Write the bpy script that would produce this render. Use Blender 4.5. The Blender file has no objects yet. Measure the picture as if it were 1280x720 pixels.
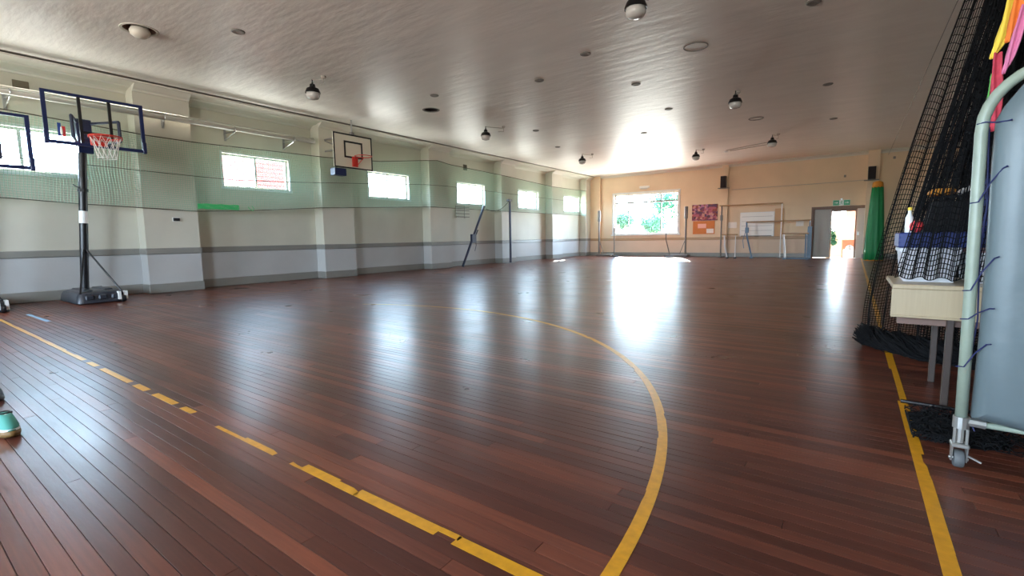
import bpy, math, random
from mathutils import Vector, Matrix

# ---------------------------------------------------------------- camera, sky, sun, exposure
sc = bpy.context.scene
COL = sc.collection
cam_d = bpy.data.cameras.new('camera'); cam = bpy.data.objects.new('camera', cam_d); COL.objects.link(cam)
YAW, PITCH, ROLL = 0.6237, 0.1062, -0.0152
fw = Vector((-math.sin(YAW)*math.cos(PITCH), math.cos(YAW)*math.cos(PITCH), -math.sin(PITCH)))
rt0 = Vector((math.cos(YAW), math.sin(YAW), 0)); up0 = rt0.cross(fw)
rt = rt0*math.cos(ROLL) + up0*math.sin(ROLL); up = up0*math.cos(ROLL) - rt0*math.sin(ROLL)
m = Matrix((rt, up, -fw)).transposed().to_4x4(); m.translation = (0, 0, 1.1)
cam.matrix_world = m
cam_d.sensor_width = 36; cam_d.lens = 591.6/1280*36; cam_d.clip_start = 0.05; cam_d.clip_end = 400
sc.camera = cam

world = bpy.data.worlds.new('sky'); sc.world = world; world.use_nodes = True
wn = world.node_tree; bg = wn.nodes['Background']
tc = wn.nodes.new('ShaderNodeTexCoord'); sx = wn.nodes.new('ShaderNodeSeparateXYZ'); rp = wn.nodes.new('ShaderNodeValToRGB')
wn.links.new(tc.outputs['Generated'], sx.inputs[0]); zr = wn.nodes.new('ShaderNodeMath'); zr.operation = 'MULTIPLY_ADD'; zr.inputs[1].default_value = 0.5; zr.inputs[2].default_value = 0.5
wn.links.new(sx.outputs['Z'], zr.inputs[0]); wn.links.new(zr.outputs[0], rp.inputs[0]); wn.links.new(rp.outputs[0], bg.inputs[0])
rp.color_ramp.elements[0].position = 0.505; rp.color_ramp.elements[0].color = (0.72, 0.87, 1.0, 1)
rp.color_ramp.elements[1].position = 0.85; rp.color_ramp.elements[1].color = (0.36, 0.63, 1.0, 1)
ge = rp.color_ramp.elements.new(0.495); ge.color = (0.52, 0.50, 0.46, 1)   # sunlit ground below the horizon, all round
bg.inputs[1].default_value = 9.0

sun_d = bpy.data.lights.new('sun', 'SUN'); sun = bpy.data.objects.new('sun', sun_d); COL.objects.link(sun)
sun.rotation_euler = Vector((2.1, -5.0, -3.36)).to_track_quat('-Z', 'Y').to_euler()
sun_d.energy = 22.0; sun_d.angle = math.radians(0.6); sun_d.color = (1.0, 0.93, 0.82)

vs = sc.view_settings
vs.view_transform = 'Standard'; vs.look = 'None'; vs.gamma = 1; vs.use_curve_mapping = False
vs.exposure = 2.72
sc.cycles.use_denoising = True; sc.cycles.use_adaptive_sampling = False
sc.cycles.max_bounces = 10; sc.cycles.diffuse_bounces = 6; sc.cycles.glossy_bounces = 4
sc.cycles.transparent_max_bounces = 40; sc.cycles.transmission_bounces = 4
sc.cycles.sample_clamp_indirect = 0.8
sc.cycles.caustics_reflective = False; sc.cycles.caustics_refractive = False

def portal(x, y, z, sy, sz, rot):
    d = bpy.data.lights.new('daylight_portal', 'AREA'); d.shape = 'RECTANGLE'; d.size = sy; d.size_y = sz
    d.cycles.is_portal = True
    o = bpy.data.objects.new('daylight_portal', d); COL.objects.link(o); o.location = (x, y, z); o.rotation_euler = rot

# ---------------------------------------------------------------- room numbers
WL, PF, XR, YB, YR, H = -12.74, -12.34, 5.0, 25.13, -6.0, 4.45
WIN_Y = [-2.2, 2.05, 6.40, 10.75, 14.97, 19.17, 23.45]
WZ0, WZ1, WW = 2.47, 3.29, 1.70
PIL = [(-4.76, -3.72), (-0.52, 0.52), (3.72, 4.76), (7.96, 9.0), (12.22, 13.26), (16.48, 17.5), (20.72, 21.74), (24.4, 25.13)]
BWX0, BWX1, BWZ0, BWZ1 = -10.95, -7.43, 1.17, 3.36
DX0, DX1, DZ = -1.5, 0.55, 2.17
for yc in WIN_Y:
    portal(WL-0.2, yc, (WZ0+WZ1)/2, WW, WZ1-WZ0, (math.pi/2, 0, -math.pi/2))
portal((BWX0+BWX1)/2, YB+0.2, (BWZ0+BWZ1)/2, BWX1-BWX0, BWZ1-BWZ0, (math.pi/2, 0, math.pi))
portal(-0.4, YB+0.2, 1.05, 0.84, 2.0, (math.pi/2, 0, math.pi))

# ---------------------------------------------------------------- materials
def lin(c):
    return tuple((v/12.92 if v <= 0.04045 else ((v+0.055)/1.055)**2.4) for v in (x/255 for x in c))
def mat(name, rgb, rough=0.5, metal=0.0, spec=0.5, var=0.0, vscale=3.0, bump=0.0, bscale=20.0, stretch=(1, 1, 1), objrand=0.0):
    ma = bpy.data.materials.new(name); ma.use_nodes = True; nt = ma.node_tree; b = nt.nodes['Principled BSDF']
    c = lin(rgb) + (1,)
    b.inputs['Base Color'].default_value = c; b.inputs['Roughness'].default_value = rough
    b.inputs['Metallic'].default_value = metal; b.inputs['Specular IOR Level'].default_value = spec
    g = nt.nodes.new('ShaderNodeTexCoord'); mp = nt.nodes.new('ShaderNodeMapping'); mp.inputs['Scale'].default_value = stretch
    nt.links.new(g.outputs['Object'], mp.inputs[0])
    if var or objrand:
        n = nt.nodes.new('ShaderNodeTexNoise'); n.inputs['Scale'].default_value = vscale; n.inputs['Detail'].default_value = 5
        nt.links.new(mp.outputs[0], n.inputs['Vector'])
        mr = nt.nodes.new('ShaderNodeMapRange'); mr.inputs[1].default_value = 0.25; mr.inputs[2].default_value = 0.75
        mr.inputs[3].default_value = 1-var; mr.inputs[4].default_value = 1+var
        nt.links.new(n.outputs['Fac'], mr.inputs[0])
        hsv = nt.nodes.new('ShaderNodeHueSaturation'); hsv.inputs['Color'].default_value = c
        nt.links.new(mr.outputs[0], hsv.inputs['Value']); nt.links.new(hsv.outputs[0], b.inputs['Base Color'])
    if bump:
        n2 = nt.nodes.new('ShaderNodeTexNoise'); n2.inputs['Scale'].default_value = bscale; n2.inputs['Detail'].default_value = 4
        nt.links.new(mp.outputs[0], n2.inputs['Vector'])
        bp = nt.nodes.new('ShaderNodeBump'); bp.inputs['Strength'].default_value = bump; bp.inputs['Distance'].default_value = 0.02
        nt.links.new(n2.outputs['Fac'], bp.inputs['Height']); nt.links.new(bp.outputs[0], b.inputs['Normal'])
    return ma

def mat_wall(name, upper, lower, split):
    ma = mat(name, upper, 0.55, spec=0.3, bump=0.08, bscale=12)
    nt = ma.node_tree; b = nt.nodes['Principled BSDF']
    g = nt.nodes.new('ShaderNodeNewGeometry'); s = nt.nodes.new('ShaderNodeSeparateXYZ'); nt.links.new(g.outputs['Position'], s.inputs[0])
    lt = nt.nodes.new('ShaderNodeMath'); lt.operation = 'LESS_THAN'; lt.inputs[1].default_value = split; nt.links.new(s.outputs['Z'], lt.inputs[0])
    mx = nt.nodes.new('ShaderNodeMix'); mx.data_type = 'RGBA'
    mx.inputs[6].default_value = lin(upper)+(1,); mx.inputs[7].default_value = lin(lower)+(1,)
    nt.links.new(lt.outputs[0], mx.inputs[0])
    n = nt.nodes.new('ShaderNodeTexNoise'); n.inputs['Scale'].default_value = 0.9; n.inputs['Detail'].default_value = 6
    nt.links.new(g.outputs['Position'], n.inputs['Vector'])
    mr = nt.nodes.new('ShaderNodeMapRange'); mr.inputs[1].default_value = 0.3; mr.inputs[2].default_value = 0.7; mr.inputs[3].default_value = 0.93; mr.inputs[4].default_value = 1.05
    nt.links.new(n.outputs['Fac'], mr.inputs[0])
    hs = nt.nodes.new('ShaderNodeHueSaturation'); nt.links.new(mx.outputs[2], hs.inputs['Color']); nt.links.new(mr.outputs[0], hs.inputs['Value'])
    nt.links.new(hs.outputs[0], b.inputs['Base Color'])
    return ma

def mat_planks():
    ma = bpy.data.materials.new('varnished_floorboards'); ma.use_nodes = True; nt = ma.node_tree; b = nt.nodes['Principled BSDF']
    N = nt.nodes.new; L = nt.links.new
    g = N('ShaderNodeNewGeometry'); mp = N('ShaderNodeMapping'); mp.inputs['Scale'].default_value = (1.2, 40, 1); L(g.outputs['Position'], mp.inputs[0])
    grain = N('ShaderNodeTexNoise'); grain.inputs['Scale'].default_value = 2.0; grain.inputs['Detail'].default_value = 6; L(mp.outputs[0], grain.inputs['Vector'])
    oi = N('ShaderNodeObjectInfo'); at = N('ShaderNodeAttribute'); at.attribute_name = 'rnd'
    ad = N('ShaderNodeMath'); ad.operation = 'ADD'; L(oi.outputs['Random'], ad.inputs[0]); L(at.outputs['Fac'], ad.inputs[1])
    fr = N('ShaderNodeMath'); fr.operation = 'FRACT'; L(ad.outputs[0], fr.inputs[0])
    big = N('ShaderNodeTexNoise'); big.inputs['Scale'].default_value = 0.55; big.inputs['Detail'].default_value = 3; L(g.outputs['Position'], big.inputs['Vector'])
    a1 = N('ShaderNodeMath'); a1.operation = 'MULTIPLY_ADD'; a1.inputs[1].default_value = 0.40; L(fr.outputs[0], a1.inputs[0]); 
    a2 = N('ShaderNodeMath'); a2.operation = 'MULTIPLY'; a2.inputs[1].default_value = 0.35; L(grain.outputs['Fac'], a2.inputs[0]); L(a2.outputs[0], a1.inputs[2])
    a3 = N('ShaderNodeMath'); a3.operation = 'MULTIPLY_ADD'; a3.inputs[1].default_value = 0.45; L(big.outputs['Fac'], a3.inputs[0]); L(a1.outputs[0], a3.inputs[2])
    cr = N('ShaderNodeValToRGB'); e = cr.color_ramp.elements
    e[0].position = 0.25; e[0].color = lin((60, 31, 24))+(1,); e[1].position = 0.95; e[1].color = lin((134, 74, 53))+(1,)
    mid = cr.color_ramp.elements.new(0.6); mid.color = lin((88, 48, 37))+(1,)
    L(a3.outputs[0], cr.inputs[0]); L(cr.outputs[0], b.inputs['Base Color'])
    # varnish: worn in patches
    rr = N('ShaderNodeMapRange'); rr.inputs[1].default_value = 0.3; rr.inputs[2].default_value = 0.7; rr.inputs[3].default_value = 0.27; rr.inputs[4].default_value = 0.33
    wear = N('ShaderNodeTexNoise'); wear.inputs['Scale'].default_value = 1.6; wear.inputs['Detail'].default_value = 5; L(g.outputs['Position'], wear.inputs['Vector'])
    L(wear.outputs['Fac'], rr.inputs[0]); L(rr.outputs[0], b.inputs['Roughness'])
    b.inputs['Specular IOR Level'].default_value = 0.30
    mp2 = N('ShaderNodeMapping'); mp2.inputs['Scale'].default_value = (5, 24, 1); L(g.outputs['Position'], mp2.inputs[0])
    rip = N('ShaderNodeTexNoise'); rip.inputs['Scale'].default_value = 1.0; rip.inputs['Detail'].default_value = 3; L(mp2.outputs[0], rip.inputs['Vector'])
    bp = N('ShaderNodeBump'); bp.inputs['Strength'].default_value = 0.22; bp.inputs['Distance'].default_value = 0.005
    L(rip.outputs['Fac'], bp.inputs['Height']); L(bp.outputs[0], b.inputs['Normal'])
    return ma

def mat_glass(name, tint=(1, 1, 1), refl=0.08):
    ma = bpy.data.materials.new(name); ma.use_nodes = True; nt = ma.node_tree; nt.nodes.clear()
    o = nt.nodes.new('ShaderNodeOutputMaterial'); t = nt.nodes.new('ShaderNodeBsdfTransparent'); g = nt.nodes.new('ShaderNodeBsdfGlossy')
    t.inputs[0].default_value = tint+(1,); g.inputs['Roughness'].default_value = 0.03
    lw = nt.nodes.new('ShaderNodeLayerWeight'); lw.inputs[0].default_value = 0.5
    pw = nt.nodes.new('ShaderNodeMath'); pw.operation = 'POWER'; pw.inputs[1].default_value = 4.0; nt.links.new(lw.outputs['Facing'], pw.inputs[0])
    f = nt.nodes.new('ShaderNodeMath'); f.operation = 'MULTIPLY_ADD'; f.inputs[1].default_value = 0.9; f.inputs[2].default_value = 0.04; nt.links.new(pw.outputs[0], f.inputs[0])
    mx = nt.nodes.new('ShaderNodeMixShader'); nt.links.new(f.outputs[0], mx.inputs[0]); nt.links.new(t.outputs[0], mx.inputs[1]); nt.links.new(g.outputs[0], mx.inputs[2])
    nt.links.new(mx.outputs[0], o.inputs[0]); return ma

def mat_cells(name, cols, scale):
    ma = mat(name, cols[0], 0.7); nt = ma.node_tree; b = nt.nodes['Principled BSDF']
    g = nt.nodes.new('ShaderNodeTexCoord'); v = nt.nodes.new('ShaderNodeTexVoronoi'); v.distance = 'CHEBYCHEV'; v.inputs['Scale'].default_value = scale
    nt.links.new(g.outputs['Object'], v.inputs['Vector']); cr = nt.nodes.new('ShaderNodeValToRGB'); cr.color_ramp.interpolation = 'CONSTANT'
    s = nt.nodes.new('ShaderNodeSeparateColor'); nt.links.new(v.outputs['Color'], s.inputs[0]); nt.links.new(s.outputs[0], cr.inputs[0])
    e = cr.color_ramp.elements; e[0].color = lin(cols[0])+(1,); e[1].position = 1/len(cols); e[1].color = lin(cols[1])+(1,)
    for i, c in enumerate(cols[2:], 2):
        k = e.new(i/len(cols)); k.color = lin(c)+(1,)
    nt.links.new(cr.outputs[0], b.inputs['Base Color']); return ma

def mat_leaf(name, rgb):
    ma = bpy.data.materials.new(name); ma.use_nodes = True; nt = ma.node_tree; nt.nodes.clear()
    o = nt.nodes.new('ShaderNodeOutputMaterial'); d = nt.nodes.new('ShaderNodeBsdfDiffuse'); t = nt.nodes.new('ShaderNodeBsdfTranslucent')
    d.inputs[0].default_value = lin(rgb)+(1,); t.inputs[0].default_value = lin(rgb)+(1,)
    mx = nt.nodes.new('ShaderNodeMixShader'); mx.inputs[0].default_value = 0.45
    nt.links.new(d.outputs[0], mx.inputs[1]); nt.links.new(t.outputs[0], mx.inputs[2]); nt.links.new(mx.outputs[0], o.inputs[0]); return ma

M = {}
M['wall'] = mat_wall('cream_wall_paint', (204, 200, 185), (188, 188, 187), 0.90)
M['backwall'] = mat_wall('warmlit_cream_wall', (224, 200, 168), (218, 194, 170), 0.90)  # cream wall with the warm bounce light mixed into its colour
M['trim'] = mat('grey_gloss_paint', (136, 134, 128), 0.35, var=0.06)
M['cornice'] = mat('white_plaster', (214, 211, 198), 0.6)
M['ceiling'] = mat('semi_gloss_ceiling_paint', (240, 235, 228), 0.42, spec=0.7, var=0.05, vscale=0.7, bump=0.8, bscale=1.3, stretch=(1.2, 4, 1))
M['plank'] = mat_planks()
M['dark'] = mat('dark_gap', (24, 16, 12), 0.8)
M['yellow'] = mat('yellow_line_paint', (208, 146, 18), 0.4, var=0.15, vscale=25)
M['wornyellow'] = mat('worn_yellow_line_paint', (176, 116, 48), 0.4, var=0.2, vscale=12)
M['bluetape'] = mat('blue_tape', (150, 178, 205), 0.5)
M['alu'] = mat('white_window_frame', (222, 226, 224), 0.4)
M['glass'] = mat_glass('window_glass', (0.95, 0.98, 0.98))
M['acrylic'] = mat_glass('clear_acrylic', (0.93, 0.96, 0.96))
M['navy'] = mat('navy_steel', (24, 38, 84), 0.35)
M['black'] = mat('black_plastic', (26, 27, 30), 0.4)
M['blacksteel'] = mat('black_powder_coat', (20, 20, 24), 0.35)
M['grey_plastic'] = mat('charcoal_blow_moulded_plastic', (46, 50, 58), 0.3, bump=0.1, bscale=60)
M['white'] = mat('white_enamel', (232, 232, 228), 0.4)
M['boardwhite'] = mat('cream_backboard_paint', (226, 222, 204), 0.45)
M['red'] = mat('red_rim_paint', (206, 52, 40), 0.4)
M['string'] = mat('white_net_cord', (235, 232, 228), 0.8)
M['steel'] = mat('brushed_steel', (170, 172, 172), 0.35, metal=0.8)
M['pipe'] = mat('pale_painted_pipe', (206, 203, 192), 0.35)
M['greennet'] = mat('green_nylon_net', (150, 188, 166), 0.7)
M['greenrope'] = mat('dark_net_rope', (72, 66, 52), 0.8)
M['brightgreen'] = mat('bright_green_net_bundle', (76, 196, 120), 0.7, var=0.2, vscale=20, stretch=(1, 1, 20))
M['greenbag'] = mat('green_nylon_cloth', (20, 128, 70), 0.55, var=0.25, vscale=5, stretch=(5, 5, 0.4))
M['orange'] = mat('orange_cloth', (212, 140, 44), 0.7)
M['blacknet'] = mat('black_rope_net', (13, 13, 15), 0.85, spec=0.2)
M['lampblack'] = mat('black_lamp_dome', (16, 16, 18), 0.3)
M['lampglass'] = mat('prismatic_lamp_glass', (206, 204, 200), 0.15, spec=0.8)
M['bulb'] = mat('pale_lamp_bulb', (218, 212, 198), 0.3)
M['disc'] = mat('grey_ceiling_disc', (140, 134, 126), 0.6)
M['ring'] = mat('grey_ceiling_ring', (132, 128, 122), 0.6)
M['conduit'] = mat('painted_conduit', (176, 168, 158), 0.5)
M['postblue'] = mat('dark_blue_post', (34, 42, 66), 0.35)
M['postgrey'] = mat('grey_steel_post', (104, 98, 92), 0.4)
M['woodrail'] = mat('varnished_wood_rail', (160, 122, 78), 0.35, var=0.2, vscale=8, stretch=(1, 20, 20))
M['frameblue'] = mat('blue_grey_steel_frame', (98, 124, 148), 0.4)
M['framewhite'] = mat('white_steel_frame', (222, 222, 220), 0.4)
M['whiteboard'] = mat('whiteboard_surface', (232, 226, 216), 0.35)
M['tanboard'] = mat('tan_board', (206, 168, 128), 0.8)
M['cork'] = mat('orange_pinboard', (208, 124, 66), 0.8, var=0.1)
M['collage'] = mat_cells('picture_collage', [(120, 60, 84), (174, 92, 104), (92, 58, 86), (196, 140, 130), (140, 74, 60), (80, 52, 66), (170, 110, 140)], 9)
M['paper'] = mat('white_paper', (240, 232, 222), 0.8)
M['pinkpaper'] = mat('pink_paper', (244, 186, 170), 0.8)
M['speaker'] = mat('dark_speaker_case', (52, 44, 44), 0.6)
M['grille'] = mat('speaker_cloth', (38, 34, 36), 0.9)
M['doorgrey'] = mat('grey_door_paint', (164, 158, 150), 0.45)
M['doorlit'] = mat('lit_grey_door', (204, 192, 180), 0.45)  # grey door leaf, the light on it put into a paler colour
M['doorbrown'] = mat('brown_door_frame', (116, 86, 70), 0.5)
M['exitgreen'] = mat('exit_sign_green', (60, 160, 116), 0.4)
M['signwhite'] = mat('sign_white', (238, 242, 238), 0.4)
M['trolley'] = mat('chipped_pale_green_pipe', (142, 153, 138), 0.4, var=0.1, vscale=14)
M['vinyl'] = mat('pale_blue_grey_vinyl', (98, 111, 115), 0.42, var=0.06, vscale=4, bump=0.5, bscale=4)
M['cord'] = mat('blue_cord', (28, 34, 84), 0.7)
M['rubber'] = mat('grey_rubber_wheel', (92, 96, 98), 0.6)
M['chrome'] = mat('worn_zinc_plate', (176, 176, 172), 0.35, metal=0.7)
M['beige'] = mat('beige_laminate', (178, 160, 130), 0.35, var=0.05, vscale=6, stretch=(12, 1, 0.5))
M['brownwood'] = mat('brown_wood', (120, 92, 80), 0.5)
M['tableleg'] = mat('brown_grey_leg_steel', (66, 54, 48), 0.45)
M['blueplastic'] = mat('dark_blue_plastic', (28, 46, 110), 0.45)
M['blackcase'] = mat('black_case_fabric', (14, 14, 17), 0.85)
M['whiteplastic'] = mat('white_plastic_tub', (216, 218, 224), 0.45)
M['pinkplastic'] = mat('dusty_pink_plastic', (178, 136, 138), 0.5)
M['yellowcloth'] = mat('yellow_cloth', (238, 206, 72), 0.75)
M['orangecloth'] = mat('bright_orange_cloth', (236, 124, 44), 0.75)
M['pinkcloth'] = mat('pink_cloth', (214, 122, 160), 0.75)
M['redstrap'] = mat('red_webbing', (190, 62, 80), 0.8, var=0.2, vscale=30)
M['greencloth'] = mat('lime_green_cloth', (92, 176, 84), 0.75)
M['brown_sole'] = mat('brown_rubber_sole', (124, 92, 46), 0.6)
M['teal'] = mat('teal_mesh_fabric', (70, 150, 136), 0.7)
M['brickred'] = mat('pale_red_brick', (100, 48, 42), 0.85, var=0.15, vscale=4)
M['weatherboard'] = mat('white_weatherboard', (226, 228, 226), 0.7)
M['redroof'] = mat('faded_red_roof', (176, 120, 104), 0.8)
M['concrete'] = mat('pale_concrete', (140, 138, 128), 0.85, var=0.1)
M['leaf'] = mat_leaf('mid_green_leaf', (60, 84, 66))
M['leafdark'] = mat_leaf('dark_green_leaf', (46, 76, 58))
M['bark'] = mat('grey_bark', (120, 104, 84), 0.9)
M['terracotta'] = mat('terracotta_wall', (130, 64, 40), 0.8)
M['peach'] = mat('peach_render', (160, 126, 108), 0.8)
M['logo_blue'] = mat('logo_blue', (40, 70, 150), 0.4)
M['logo_red'] = mat('logo_red', (214, 60, 66), 0.4)
M['vent'] = mat('brown_vent', (112, 104, 86), 0.7)

# ---------------------------------------------------------------- mesh helpers
class MB:
    def __init__(s): s.v = []; s.f = []
    def add(s, v, f):
        k = len(s.v); s.v += [tuple(p) for p in v]; s.f += [tuple(i+k for i in q) for q in f]; return s
    def box(s, a, b, rot=None):
        x0, y0, z0 = a; x1, y1, z1 = b
        v = [(x0, y0, z0), (x1, y0, z0), (x1, y1, z0), (x0, y1, z0), (x0, y0, z1), (x1, y0, z1), (x1, y1, z1), (x0, y1, z1)]
        return s.add(v, [(3, 2, 1, 0), (4, 5, 6, 7), (0, 1, 5, 4), (1, 2, 6, 5), (2, 3, 7, 6), (3, 0, 4, 7)])
    def cbox(s, a, b, c=0.01):
        """box with chamfered edges"""
        x0, y0, z0 = a; x1, y1, z1 = b; c = min(c, (x1-x0)*.45, (y1-y0)*.45, (z1-z0)*.45)
        v = []; idx = {}
        for ix, x in enumerate((x0, x1)):
            for iy, y in enumerate((y0, y1)):
                for iz, z in enumerate((z0, z1)):
                    sx, sy, sz = (1, -1)[ix], (1, -1)[iy], (1, -1)[iz]
                    idx[ix, iy, iz, 0] = len(v); v.append((x, y+sy*c, z+sz*c))
                    idx[ix, iy, iz, 1] = len(v); v.append((x+sx*c, y, z+sz*c))
                    idx[ix, iy, iz, 2] = len(v); v.append((x+sx*c, y+sy*c, z))
        f = []
        for i in (0, 1):
            f.append([idx[i, 0, 0, 0], idx[i, 1, 0, 0], idx[i, 1, 1, 0], idx[i, 0, 1, 0]])
            f.append([idx[0, i, 0, 1], idx[1, i, 0, 1], idx[1, i, 1, 1], idx[0, i, 1, 1]])
            f.append([idx[0, 0, i, 2], idx[1, 0, i, 2], idx[1, 1, i, 2], idx[0, 1, i, 2]])
            for j in (0, 1):
                f.append([idx[0, i, j, 1], idx[1, i, j, 1], idx[1, i, j, 2], idx[0, i, j, 2]])
                f.append([idx[i, 0, j, 0], idx[i, 1, j, 0], idx[i, 1, j, 2], idx[i, 0, j, 2]])
                f.append([idx[i, j, 0, 0], idx[i, j, 1, 0], idx[i, j, 1, 1], idx[i, j, 0, 1]])
                for k in (0, 1): f.append([idx[i, j, k, 0], idx[i, j, k, 1], idx[i, j, k, 2]])
        cen = Vector(((x0+x1)/2, (y0+y1)/2, (z0+z1)/2)); out = []
        for q in f:
            p = [Vector(v[i]) for i in q]; n = (p[1]-p[0]).cross(p[2]-p[0])
            out.append(tuple(q) if n.dot(p[0]-cen) > 0 else tuple(reversed(q)))
        return s.add(v, out)
    def tube(s, path, r, n=8, caps=True, closed=False, r2=None):
        P = [Vector(p) for p in path]; k = len(P); v = []; f = []
        up = None
        for i, p in enumerate(P):
            if closed: t = P[(i+1) % k]-P[i-1]
            else: t = P[min(i+1, k-1)]-P[max(i-1, 0)]
            t.normalize()
            if up is None:
                a = Vector((0, 0, 1)) if abs(t.z) < .9 else Vector((1, 0, 0)); up = (a - t*a.dot(t)).normalized()
            else:
                up = up - t*up.dot(t)
                if up.length < 1e-6: up = t.orthogonal()
                up.normalize()
            w = t.cross(up); rr = r if r2 is None else r+(r2-r)*i/(k-1)
            for j in range(n):
                a = 2*math.pi*j/n; v.append(p + up*math.cos(a)*rr + w*math.sin(a)*rr)
        for i in range(k if closed else k-1):
            for j in range(n):
                a, b = i*n+j, i*n+(j+1) % n; c = ((i+1) % k)*n
                f.append((a, b, c+(j+1) % n, c+j))
        if caps and not closed:
            f.append(tuple(reversed(range(n)))); f.append(tuple((k-1)*n+j for j in range(n)))
        return s.add(v, f)
    def cyl(s, a, b, r, n=12): return s.tube([a, b], r, n)
    def lathe(s, prof, c=(0, 0, 0), n=20, axis='Z', capends=True, mod=None):
        v = []; f = []
        for i, (r, h) in enumerate(prof):
            for j in range(n):
                a = 2*math.pi*j/n; rr = r*(mod(a, h) if mod else 1)
                p = (rr*math.cos(a), rr*math.sin(a), h)
                if axis == 'X': p = (h, p[0], p[1])
                if axis == 'Y': p = (p[1], h, p[0])
                v.append((p[0]+c[0], p[1]+c[1], p[2]+c[2]))
        for i in range(len(prof)-1):
            for j in range(n): f.append((i*n+j, i*n+(j+1) % n, (i+1)*n+(j+1) % n, (i+1)*n+j))
        if capends: f.append(tuple(reversed(range(n)))); f.append(tuple((len(prof)-1)*n+j for j in range(n)))
        return s.add(v, f)
    def torus(s, c, R, r, n=28, m=8, axis='Z'):
        pts = []
        for i in range(n):
            a = 2*math.pi*i/n; x, y = R*math.cos(a), R*math.sin(a)
            pts.append({'Z': (c[0]+x, c[1]+y, c[2]), 'X': (c[0], c[1]+x, c[2]+y), 'Y': (c[0]+x, c[1], c[2]+y)}[axis])
        return s.tube(pts, r, m, closed=True)
    def prism(s, poly, a, b, axis='Y'):
        """extrude a 2D polygon along an axis"""
        def p3(u, w, h): return {'X': (h, u, w), 'Y': (u, h, w), 'Z': (u, w, h)}[axis]
        k = len(poly); v = [p3(u, w, a) for u, w in poly]+[p3(u, w, b) for u, w in poly]
        f = [tuple(range(k)), tuple(reversed(range(k, 2*k)))]+[(i, k+i, k+(i+1) % k, (i+1) % k) for i in range(k)]
        return s.add(v, f)
    def grid(s, fn, nu, nv):
        v = [fn(i/nu, j/nv) for i in range(nu+1) for j in range(nv+1)]
        f = [(i*(nv+1)+j, (i+1)*(nv+1)+j, (i+1)*(nv+1)+j+1, i*(nv+1)+j+1) for i in range(nu) for j in range(nv)]
        return s.add(v, f)
    def netting(s, fn, nu, nv, r, su=1, sv=1):
        """real strands both ways over the surface fn(u, v)"""
        for i in range(nu+1):
            s.tube([fn(i/nu, j/(nv*sv)) for j in range(nv*sv+1)], r, 3, caps=False)
        for j in range(nv+1):
            s.tube([fn(i/(nu*su), j/nv) for i in range(nu*su+1)], r, 3, caps=False)
        return s
    def obj(s, name, material, parent=None, org=None, smooth=False, auto=False, fix=True):
        me = bpy.data.meshes.new(name)
        if org is None: org = root_loc(parent) if parent else base_of(s.v)
        ox, oy, oz = org
        me.from_pydata([(x-ox, y-oy, z-oz) for x, y, z in s.v], [], s.f); me.materials.append(M[material] if isinstance(material, str) else material)
        if fix:
            import bmesh
            bm = bmesh.new(); bm.from_mesh(me); bmesh.ops.recalc_face_normals(bm, faces=bm.faces); bm.to_mesh(me); bm.free()
        me.update()
        if smooth: me.shade_smooth()
        if auto:
            me.shade_smooth()
            try: me.set_sharp_from_angle(angle=math.radians(35))
            except Exception: pass
        o = bpy.data.objects.new(name, me); COL.objects.link(o)
        if parent: o.parent = parent
        else: o.location = org
        return o
def base_of(v):
    xs = [p[0] for p in v]; ys = [p[1] for p in v]; zs = [p[2] for p in v]
    return ((min(xs)+max(xs))/2, (min(ys)+max(ys))/2, min(zs))
def root_loc(p):
    while p.parent: p = p.parent
    return tuple(p.location)
def tag(o, label, cat, group=None):
    o['label'] = label; o['category'] = cat
    if group: o['group'] = group
    return o
def thing(name, loc, label, cat, group=None):
    o = bpy.data.objects.new(name, None); COL.objects.link(o); o.location = loc; o.empty_display_size = 0.1
    return tag(o, label, cat, group)
def struct(o): o['kind'] = 'structure'; return o
def dup(root, loc, label=None, rotz=None):
    r = root.copy(); COL.objects.link(r); r.location = loc
    if label: r['label'] = label
    if rotz is not None: r.rotation_euler = (0, 0, rotz)
    for ch in list(root.children):
        c = ch.copy(); COL.objects.link(c); c.parent = r
        for g in list(ch.children):
            d = g.copy(); COL.objects.link(d); d.parent = c
    return r
rng = random.Random(7)

# ---------------------------------------------------------------- setting: walls
def wall_cells(mb, u0, u1, z0, z1, holes, P, d0, d1):
    """wall in plane; P(u, d, z) -> xyz; holes = [(u0, u1, z0, z1)]"""
    us = sorted({u0, u1, *[h[0] for h in holes], *[h[1] for h in holes]}); zs = sorted({z0, z1, *[h[2] for h in holes], *[h[3] for h in holes]})
    for a, b in zip(us, us[1:]):
        for c, d in zip(zs, zs[1:]):
            if any(h[0] <= a and b <= h[1] and h[2] <= c and d <= h[3] for h in holes): continue
            mb.add([P(a, d0, c), P(b, d0, c), P(b, d0, d), P(a, d0, d), P(a, d1, c), P(b, d1, c), P(b, d1, d), P(a, d1, d)], [(0, 1, 2, 3), (7, 6, 5, 4)])
    for h in holes:
        a, b, c, d = h
        for p, q in (((a, c), (b, c)), ((b, c), (b, d)), ((b, d), (a, d)), ((a, d), (a, c))):
            mb.add([P(p[0], d0, p[1]), P(q[0], d0, q[1]), P(q[0], d1, q[1]), P(p[0], d1, p[1])], [(0, 1, 2, 3)])
TOP = H+0.35
mb = MB(); wall_cells(mb, YR, YB+0.25, -0.05, TOP, [(y-WW/2, y+WW/2, WZ0, WZ1) for y in WIN_Y], lambda u, d, z: (d, u, z), WL, WL-0.25)
wall_left = struct(mb.obj('wall_left', 'wall', fix=False))
mb = MB(); wall_cells(mb, WL, XR, -0.05, TOP, [(BWX0, BWX1, BWZ0, BWZ1), (DX0, DX1, -0.05, DZ)], lambda u, d, z: (u, d, z), YB, YB+0.25)
wall_back = struct(mb.obj('wall_back', 'backwall', fix=False))
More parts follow.
